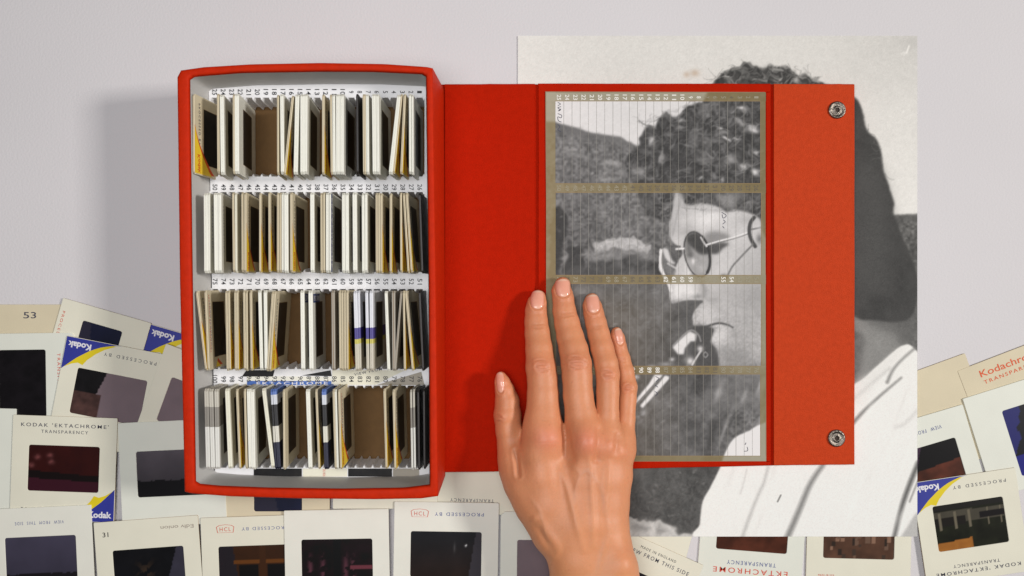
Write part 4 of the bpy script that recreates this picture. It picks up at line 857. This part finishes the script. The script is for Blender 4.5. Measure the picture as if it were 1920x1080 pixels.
def scribble(pts, m=M_INK, w=.55):
    b = MB(); P = smooth_poly(pts, False, 4)
    for a, c in zip(P[:-1], P[1:]):
        d = (c - a) / (np.hypot(*(c - a)) + 1e-9); n = np.array((-d[1], d[0])) * w
        v = [sl(W(*(q), ZI + .00024)) for q in (a - n, c - n, c + n, a + n)]; b.add(v, [(0, 3, 2, 1)])
    b.build('handwriting', m, SH)
scribble([(1046, 192), (1051, 195), (1046, 198)]); scribble([(1052, 200), (1046, 202), (1051, 206), (1047, 208), (1052, 204)]); scribble([(1046, 213), (1053, 216), (1052, 221), (1046, 219), (1047, 226), (1053, 229)]); scribble([(1046, 233), (1050, 238), (1046, 243), (1052, 247)])
scribble([(1353, 398), (1362, 404), (1356, 409), (1354, 402)]); scribble([(1356, 412), (1360, 416), (1355, 420)]); scribble([(1355, 424), (1358, 428)])
scribble([(1395, 846), (1402, 845), (1401, 838)]); scribble([(1397, 834), (1399, 830)]); scribble([(1229, 706), (1236, 710), (1230, 716)]); scribble([(1228, 722), (1234, 726)]); scribble([(1228, 734), (1233, 738), (1229, 742)])

# ------------------------------------------------------------ the hand: one continuous surface grown from tapered bones
ZT = ZI + .0002                                  # what the fingers rest on
def S(px, py, z, r): x, y, _ = W(px, py, z / 1000); return np.array([x, y, z / 1000, r * (CAM_H - z / 1000) / FOC])
CH = []
# each finger: (px, py, height mm, radius px), vertical squash
CH.append(([(1009, 558, 14.0, 14.6), (1006.5, 570, 14.6, 18.2), (1005, 583, 15.2, 20.2), (1005.5, 603, 16.4, 22.0), (1007.6, 625, 18.2, 23.6), (1011, 655, 21.5, 25.6), (1014, 689, 25, 28.4), (1017, 712, 26.5, 28.3), (1018, 740, 28, 29.6), (1018, 778, 30.5, 32.5), (1024, 822, 33, 35)], 1.18, .0006))
CH.append(([(1055, 534, 14.5, 15.0), (1053, 546, 15.0, 18.4), (1056, 560, 15.8, 19.8), (1058, 583, 17.2, 21.6), (1063, 606, 19, 23.6), (1069, 632, 21.5, 25.4), (1075.5, 656, 24.5, 27.2), (1080.5, 682, 27.5, 28.6), (1082, 706, 29, 28.0), (1084, 742, 31, 28.2), (1089, 778, 33, 29.6), (1098, 824, 36, 33)], 1.18, .0006))
CH.append(([(1110, 563, 13.5, 13.6), (1110, 573, 13.8, 17.2), (1113, 587, 14.6, 18.8), (1117.5, 606, 15.8, 19.8), (1122.5, 627, 17.6, 20.6), (1129, 653, 21, 21.6), (1136.5, 682, 24.5, 22.2), (1139.5, 702, 26, 22.2), (1139.5, 736, 28, 21.4), (1139, 778, 30, 21.6), (1138, 828, 32.5, 27)], 1.10, .0006))
CH.append(([(1156, 623, 11.5, 10.2), (1157, 631, 11.8, 12.8), (1160.5, 648, 12.6, 13.8), (1166.5, 672, 14.2, 15.0), (1173, 697, 16.5, 15.8), (1178, 726, 19, 17.0), (1176.5, 750, 20.5, 16.6), (1174, 785, 23, 17.0), (1168, 838, 27, 22)], 1.05, .0006))
CH.append(([(939, 706, 20.5, 9.6), (941.5, 716, 20.5, 14.4), (946.5, 732, 20, 18.2), (951, 752, 19.5, 22.4), (951.5, 778, 20, 25.4), (954, 806, 21, 24.6), (957, 836, 22, 24.2), (967, 880, 25, 29), (988, 930, 29, 27)], .92, .0008))
PALM = [
    ([(1013, 806, 32, 33), (1013, 845, 32, 38), (1018, 890, 32, 43), (1032, 945, 33, 45), (1052, 1000, 35, 42), (1066, 1050, 37, 38), (1072, 1090, 38, 40), (1078, 1360, 46, 52)], 1.05),
    ([(1094, 812, 35.5, 30), (1096, 840, 36, 33), (1092, 900, 36, 38), (1086, 980, 38, 42), (1092, 1050, 40, 40), (1110, 1090, 41, 42), (1120, 1360, 48, 56)], 1.1),
    ([(1138, 820, 32, 27), (1137, 845, 33, 30), (1131, 900, 34, 36), (1124, 980, 36, 40), (1130, 1050, 38, 40), (1144, 1090, 40, 42), (1150, 1360, 46, 54)], 1.1),
    ([(1166, 830, 27, 22), (1163, 850, 28, 25.5), (1156, 891, 29, 29), (1148, 945, 31, 30.5), (1147, 985, 33, 30.5), (1149, 1022, 36, 34), (1155, 1062, 39, 39), (1157, 1100, 40, 41), (1165, 1360, 46, 56)], 1.0),
    ([(962, 862, 24, 25), (978, 905, 27, 32), (1000, 950, 30, 33), (1028, 1000, 33, 30)], .9),
    ([(1030, 870, 20, 36), (1060, 930, 20, 40), (1120, 930, 20, 38), (1110, 1000, 26, 40)], 1.0)]
VX = .00078
lo = np.array(W(905, 1330, .03)); hi = np.array(W(1240, 500, .03)); lo[2] = 0.0; hi[2] = .066
nx, ny, nz = ((hi - lo) / VX).astype(int) + 2
gx = (lo[0] + np.arange(nx) * VX).astype(np.float32); gy = (lo[1] + np.arange(ny) * VX).astype(np.float32); gz = (lo[2] + np.arange(nz) * VX).astype(np.float32)
def chain_sdf(chain, sq, k):
    D = np.full((nx, ny, nz), .05, np.float32); P = [S(*p) for p in chain]
    for a, c in zip(P[:-1], P[1:]):
        R = max(a[3], c[3]) + .012
        i0, i1 = np.searchsorted(gx, [min(a[0], c[0]) - R, max(a[0], c[0]) + R]); j0, j1 = np.searchsorted(gy, [min(a[1], c[1]) - R, max(a[1], c[1]) + R])
        if i1 <= i0 or j1 <= j0: continue
        X = gx[i0:i1, None, None]; Y = gy[None, j0:j1, None]; Z = gz[None, None, :]; d = c[:3] - a[:3]; L2 = float(d @ d)
        t = np.clip(((X - a[0]) * d[0] + (Y - a[1]) * d[1] + (Z - a[2]) * d[2]) / L2, 0, 1)
        r = a[3] + (c[3] - a[3]) * t
        q = np.sqrt((X - a[0] - d[0] * t) ** 2 + (Y - a[1] - d[1] * t) ** 2 + ((Z - a[2] - d[2] * t) * sq) ** 2) - r
        s = D[i0:i1, j0:j1]; h = np.clip(k - np.abs(s - q), 0, None) / k
        D[i0:i1, j0:j1] = np.minimum(s, q) - h * h * k * .25
    return D
def smin(a, b, k):
    h = np.clip(k - np.abs(a - b), 0, None) / k; return np.minimum(a, b) - h * h * k * .25
DP = None
for c, sq in PALM:
    d = chain_sdf(c, sq, .002); DP = d if DP is None else smin(DP, d, .009)
DH = DP
for c, sq, k in CH:
    d = chain_sdf(c, sq, k + .0006); DH = np.minimum(DH, smin(DP, d, .0055))
DH = np.maximum(DH, (ZT + .0001) - gz[None, None, :])       # nothing sinks into the sheet
def surface_nets(D):
    ins = D < 0; nx, ny, nz = D.shape; acc = np.zeros((nx - 1, ny - 1, nz - 1, 3), np.float32); cnt = np.zeros((nx - 1, ny - 1, nz - 1), np.float32); E = []
    for ax in range(3):
        sa = [slice(None)] * 3; sb = [slice(None)] * 3; sa[ax] = slice(0, -1); sb[ax] = slice(1, None)
        A, B = D[tuple(sa)], D[tuple(sb)]; cr = (A < 0) != (B < 0); I = np.argwhere(cr); I = I[(I > 0).all(1)]
        o = [q for q in range(3) if q != ax]; ok = (I[:, o[0]] < D.shape[o[0]] - 1) & (I[:, o[1]] < D.shape[o[1]] - 1); I = I[ok]
        a = A[tuple(I.T)]; b = B[tuple(I.T)]; t = a / (a - b); P = I.astype(np.float32); P[:, ax] += t
        cells = []
        for du, dv in ((0, 0), (1, 0), (1, 1), (0, 1)):
            c = I.copy(); c[:, o[0]] -= du; c[:, o[1]] -= dv; cells.append(c); np.add.at(acc, tuple(c.T), P); np.add.at(cnt, tuple(c.T), 1)
        flip = (a < 0) ^ (ax == 1); E.append((cells, flip))
    idx = np.full(cnt.shape, -1); act = cnt > 0; idx[act] = np.arange(act.sum()); V = acc[act] / cnt[act][:, None]; F = []
    for cells, flip in E:
        q = np.stack([idx[tuple(c.T)] for c in cells], 1); q[~flip] = q[~flip][:, ::-1]; F.append(q)
    return V, np.concatenate(F)
V, F = surface_nets(DH); V = V * VX + lo.astype(np.float32)
# relax a little, then find normals
def normals(V, F):
    n = np.cross(V[F[:, 2]] - V[F[:, 0]], V[F[:, 3]] - V[F[:, 1]]); N = np.zeros_like(V)
    for k in range(4): np.add.at(N, F[:, k], n)
    return N / (np.linalg.norm(N, axis=1, keepdims=True) + 1e-12)
ed = np.unique(np.sort(np.concatenate([F[:, [0, 1]], F[:, [1, 2]], F[:, [2, 3]], F[:, [3, 0]]]), 1), axis=0)
deg = np.bincount(ed.ravel(), minlength=len(V)).astype(np.float32)[:, None]
for it in range(5):
    s = np.zeros_like(V)
    for a, c in ((0, 1), (1, 0)): np.add.at(s, ed[:, a], V[ed[:, c]])
    V = V + (.5 if it % 2 == 0 else -.45) * (s / deg - V)
N = normals(V, F)
if (N[:, 2][V[:, 2] > V[:, 2].mean()]).mean() < 0: F = F[:, ::-1]; N = -N
kz = FOC / (CAM_H - V[:, 2]); PX = 960 + V[:, 0] * kz; PY = 540 - V[:, 1] * kz; up = np.clip(N[:, 2], 0, 1)
disp = np.zeros(len(V)); redn = np.zeros(len(V)); dark = np.zeros(len(V)); blue = np.zeros(len(V)); pale = np.zeros(len(V))
rr = random.Random(9)
def seg_d(pts):
    best = np.full(len(V), 1e9); tt = np.zeros(len(V)); P = smooth_poly(pts, False, 4)
    for i, (a, c) in enumerate(zip(P[:-1], P[1:])):
        d = c - a; L2 = max(d @ d, 1e-9); t = np.clip(((PX - a[0]) * d[0] + (PY - a[1]) * d[1]) / L2, 0, 1)
        q = np.hypot(PX - a[0] - t * d[0], PY - a[1] - t * d[1]); m = q < best; best[m] = q[m]; tt[m] = (i + t[m]) / (len(P) - 1)
    return best, tt
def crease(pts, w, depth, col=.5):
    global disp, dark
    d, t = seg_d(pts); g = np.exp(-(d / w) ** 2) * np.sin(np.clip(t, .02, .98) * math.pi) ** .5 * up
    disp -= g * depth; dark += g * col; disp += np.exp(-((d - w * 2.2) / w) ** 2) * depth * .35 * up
def ridge(pts, w, hgt, col=0.0, bl=0.0):
    global disp, pale, blue
    d, t = seg_d(pts); f = np.sin(np.clip(t, 0, 1) * math.pi) ** .6; g = np.exp(-(d / w) ** 2) * f * up; disp += g * hgt; pale += g * col; blue += g * bl
# wrinkles over the middle joints (cx, cy, half width, lean)
for (cx, cy, hw, ln, n, sp) in ((1016, 686, 19, .02, 5, 4.6), (1082, 680, 20, .10, 5, 5.0), (1139, 702, 15, .10, 4, 4.4), (1177, 727, 10, .1, 3, 4), (935, 783, 12, .25, 3, 4.5)):
    for i in range(n):
        o = (i - (n - 1) / 2) * sp; bow = (1 if i < n / 2 else -1) * rr.uniform(1.5, 4.0) * (-1); w_ = hw * rr.uniform(.65, 1.0) * (1 - .12 * abs(i - (n - 1) / 2)); x_ = cx + rr.uniform(-2, 2)
        crease([(x_ - w_, cy + o - ln * w_ - bow * .5), (x_ - w_ * .3, cy + o + bow * .4), (x_ + w_ * .4, cy + o + bow * .3 + ln * 3), (x_ + w_, cy + o + ln * w_ - bow * .5)], 1.6, .00050, 1.0)
    b_ = np.exp(-(((PX - cx) / (hw * 1.2)) ** 2 + ((PY - cy) / (hw * .95)) ** 2)) * up; disp += b_ * .0008; redn += b_ * .55
for (cx, cy, hw) in ((1006, 611, 13), (1062, 589, 14), (1118, 612, 11), (1165, 674, 8)):       # end joints
    for i in range(3): crease([(cx - hw, cy + i * 3.2 - 3 + rr.uniform(-1, 1)), (cx, cy + i * 3.4 - 2), (cx + hw, cy + i * 3.2 - 3 + rr.uniform(-1, 1))], 1.3, .0003, .6)
for (cx, cy, rx, ry, h_, rd) in ((1026, 822, 26, 22, .0020, .95), (1100, 828, 24, 26, .0032, 1.0), (1140, 838, 18, 22, .0020, .45), (1170, 846, 13, 18, .0014, .3)):   # knuckles
    b_ = np.exp(-(((PX - cx) / rx) ** 2 + ((PY - cy) / ry) ** 2)) * up; disp += b_ * h_; redn += b_ * rd
for i in range(4): crease([(1006 + i, 818 + i * 4), (1026, 815 + i * 4.5), (1048, 820 + i * 4)], 1.1, .00010, .18); crease([(1084, 812 + i * 6), (1100, 809 + i * 6), (1114, 814 + i * 6)], 1.1, .00008, .12)
# hollows between the knuckles, tendons and veins on the back of the hand
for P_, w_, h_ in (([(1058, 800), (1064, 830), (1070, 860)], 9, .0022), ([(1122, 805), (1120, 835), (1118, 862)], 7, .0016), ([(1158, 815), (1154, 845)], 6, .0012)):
    d, t = seg_d(P_); g = np.exp(-(d / w_) ** 2) * up; disp -= g * h_; dark += g * .25  # hollows also get shade painted into the skin colour
ridge([(1036, 840), (1052, 880), (1068, 930), (1082, 985), (1096, 1040)], 7, .0010, .30); ridge([(1104, 850), (1108, 890), (1110, 930), (1112, 975), (1112, 1030)], 6, .0011, .34)
ridge([(1142, 860), (1140, 910), (1134, 970)], 6, .0008, .12); ridge([(1000, 965), (1020, 1000), (1048, 1040)], 8, .0010, .1)
for P_ in ([(1072, 870), (1088, 888), (1102, 884), (1120, 905), (1138, 945)], [(1088, 888), (1078, 920), (1082, 950)], [(1135, 870), (1128, 905), (1136, 960), (1142, 1010)], [(990, 930), (1012, 960), (1026, 1010), (1040, 1060)], [(1045, 840), (1056, 868), (1064, 888)], [(1120, 1080), (1128, 1040), (1140, 1000)]):
    ridge(P_, 4.2, .00030, 0, .45)
b_ = np.exp(-(((PX - 1172) / 22) ** 2 + ((PY - 1052) / 24) ** 2)) * up; disp += b_ * .0030; pale += b_ * .35; redn += b_ * .3      # wrist bone
b_ = np.exp(-(((PX - 1168) / 18) ** 2 + ((PY - 1030) / 8) ** 2)) * up; dark += b_ * .4
crease([(967, 846), (970, 870), (972, 892)], 3.5, .0012, .5); crease([(1008, 985), (1022, 1008), (1036, 1030)], 6, .0012, .25)
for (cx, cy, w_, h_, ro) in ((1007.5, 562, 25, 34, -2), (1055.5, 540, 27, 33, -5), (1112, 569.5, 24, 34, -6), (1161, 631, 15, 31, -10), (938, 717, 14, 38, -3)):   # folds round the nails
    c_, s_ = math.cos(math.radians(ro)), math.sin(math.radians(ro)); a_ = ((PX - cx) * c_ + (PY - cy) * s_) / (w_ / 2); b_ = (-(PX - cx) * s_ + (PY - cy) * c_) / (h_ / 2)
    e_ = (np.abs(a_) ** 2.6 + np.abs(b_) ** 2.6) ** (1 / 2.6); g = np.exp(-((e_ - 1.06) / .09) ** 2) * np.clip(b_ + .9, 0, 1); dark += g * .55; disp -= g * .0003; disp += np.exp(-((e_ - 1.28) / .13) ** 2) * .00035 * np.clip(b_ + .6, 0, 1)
tips = np.zeros(len(V))
for (cx, cy, r_) in ((1008, 560, 26), (1054, 540, 26), (1112, 570, 24), (1162, 632, 20), (938, 715, 24)): tips = np.maximum(tips, np.exp(-(((PX - cx) / r_) ** 2 + ((PY - cy) / (r_ * 1.3)) ** 2)))
redn += tips * .5
V = V + N * disp[:, None]
nz1 = np.zeros(len(V)); nz2 = np.zeros(len(V)); n1 = vnoise(400, 400, 26, RNG, 3); n2 = vnoise(700, 700, 2.2, RNG, 2)
u = np.clip(PX - 900, 0, 399).astype(int); v_ = np.clip((PY - 500) * .6, 0, 399).astype(int); nz1 = n1[v_, u]; nz2 = n2[np.clip((PY - 500) * 1.1, 0, 699).astype(int), np.clip((PX - 900) * 2, 0, 699).astype(int)]
V = V + N * (nz2 * .00016 * up)[:, None]
base_c = np.array((.645, .256, .120)); red_c = np.array((.70, .200, .120)); dark_c = np.array((.42, .13, .06)); pale_c = np.array((.74, .345, .185)); blue_c = np.array((.54, .255, .150))
def mixc(c, t, k): t = np.clip(t, 0, 1)[:, None]; return c * (1 - t) + k * t
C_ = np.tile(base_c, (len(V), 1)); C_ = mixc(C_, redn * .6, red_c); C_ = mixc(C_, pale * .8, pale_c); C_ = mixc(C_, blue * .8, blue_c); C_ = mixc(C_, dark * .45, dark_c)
C_ *= (1 + .16 * nz1 + .12 * nz2)[:, None]; C_ = mixc(C_, .35 * np.clip((PY - 900) / 180, 0, 1), np.array((.66, .29, .12)))
for i in range(26):                              # small freckles
    fx, fy = rr.uniform(990, 1180), rr.uniform(620, 1075); g = np.exp(-(((PX - fx) ** 2 + (PY - fy) ** 2) / 2.2)); C_ = mixc(C_, g * .35, dark_c)
PER = thing('person', 'bare right hand laid palm down over the red cover, reaching in from below', 'person', W(1100, 900, 0))
c0 = np.array(PER.location)
M_SKIN = mat('skin', (1, 1, 1, 1), 0.46, vcol=True, sss=.12, bump=.22, bscale=1900, spec=.42)
hand = rawobj('hand', V - c0, F, np.clip(C_, 0, 1), M_SKIN, PER)
bvh = BVHTree.FromPolygons([tuple(v) for v in V], [tuple(f) for f in F])
M_NAIL = mat('fingernail', (1, 1, 1, 1), 0.26, vcol=True, spec=.5, coat=.25)
def nail(cx, cy, w, h, rot, off=.00035, light=(-.0, 0)):
    n = 17; rows = 21; X = []; cl = []
    for j in range(rows):
        for i in range(n):
            a = (i / (n - 1) * 2 - 1); t = (j / (rows - 1) * 2 - 1)
            e_ = abs(t) ** 3.2; hw = (w / 2) * math.sqrt(max(0.0, 1 - (e_ * .80) ** 2)) * (.90 + .10 * (-t + 1) / 2 + .04); x = a * hw; y = t * h / 2 * (1 - .10 * a * a)
            px_ = cx + x * math.cos(rot) - y * math.sin(rot); py_ = cy + x * math.sin(rot) + y * math.cos(rot)
            o = Vector((0, 0, CAM_H)); d = (Vector(W(px_, py_, 0)) - o).normalized(); hit = bvh.ray_cast(o, d)
            if hit[0] is None: hit = bvh.find_nearest(Vector(W(px_, py_, .012)))
            e = max(abs(a), abs(t)); p = Vector(hit[0]) + hit[1] * (off * (1 - e ** 6) + .00002 + (.0004 * max(0, -t - .7)))
            X.append(tuple(np.array(p) - c0)); 
            col = np.array((.80, .36, .25)); tip = .8 * min(1, max(0, (-t - .76 - .06 * a * a) / .08)); moon = math.exp(-(((t - .95) / .28) ** 2 + (a / .6) ** 2)) * .5
            cl.append(col * (1 - max(tip, moon)) + np.array((.88, .62, .46)) * max(tip, moon))
    idx = np.arange(n * rows).reshape(rows, n); q = np.stack([idx[1:, :-1], idx[1:, 1:], idx[:-1, 1:], idx[:-1, :-1]], -1).reshape(-1, 4)
    rawobj('fingernail', np.array(X), q, np.array(cl), M_NAIL, PER)
nail(1007.5, 562, 25, 34, math.radians(-2)); nail(1055.5, 540, 27, 33, math.radians(-5)); nail(1112, 569.5, 24, 34, math.radians(-6)); nail(1161, 631, 15, 31, math.radians(-10)); nail(938, 717, 14, 38, math.radians(-3))
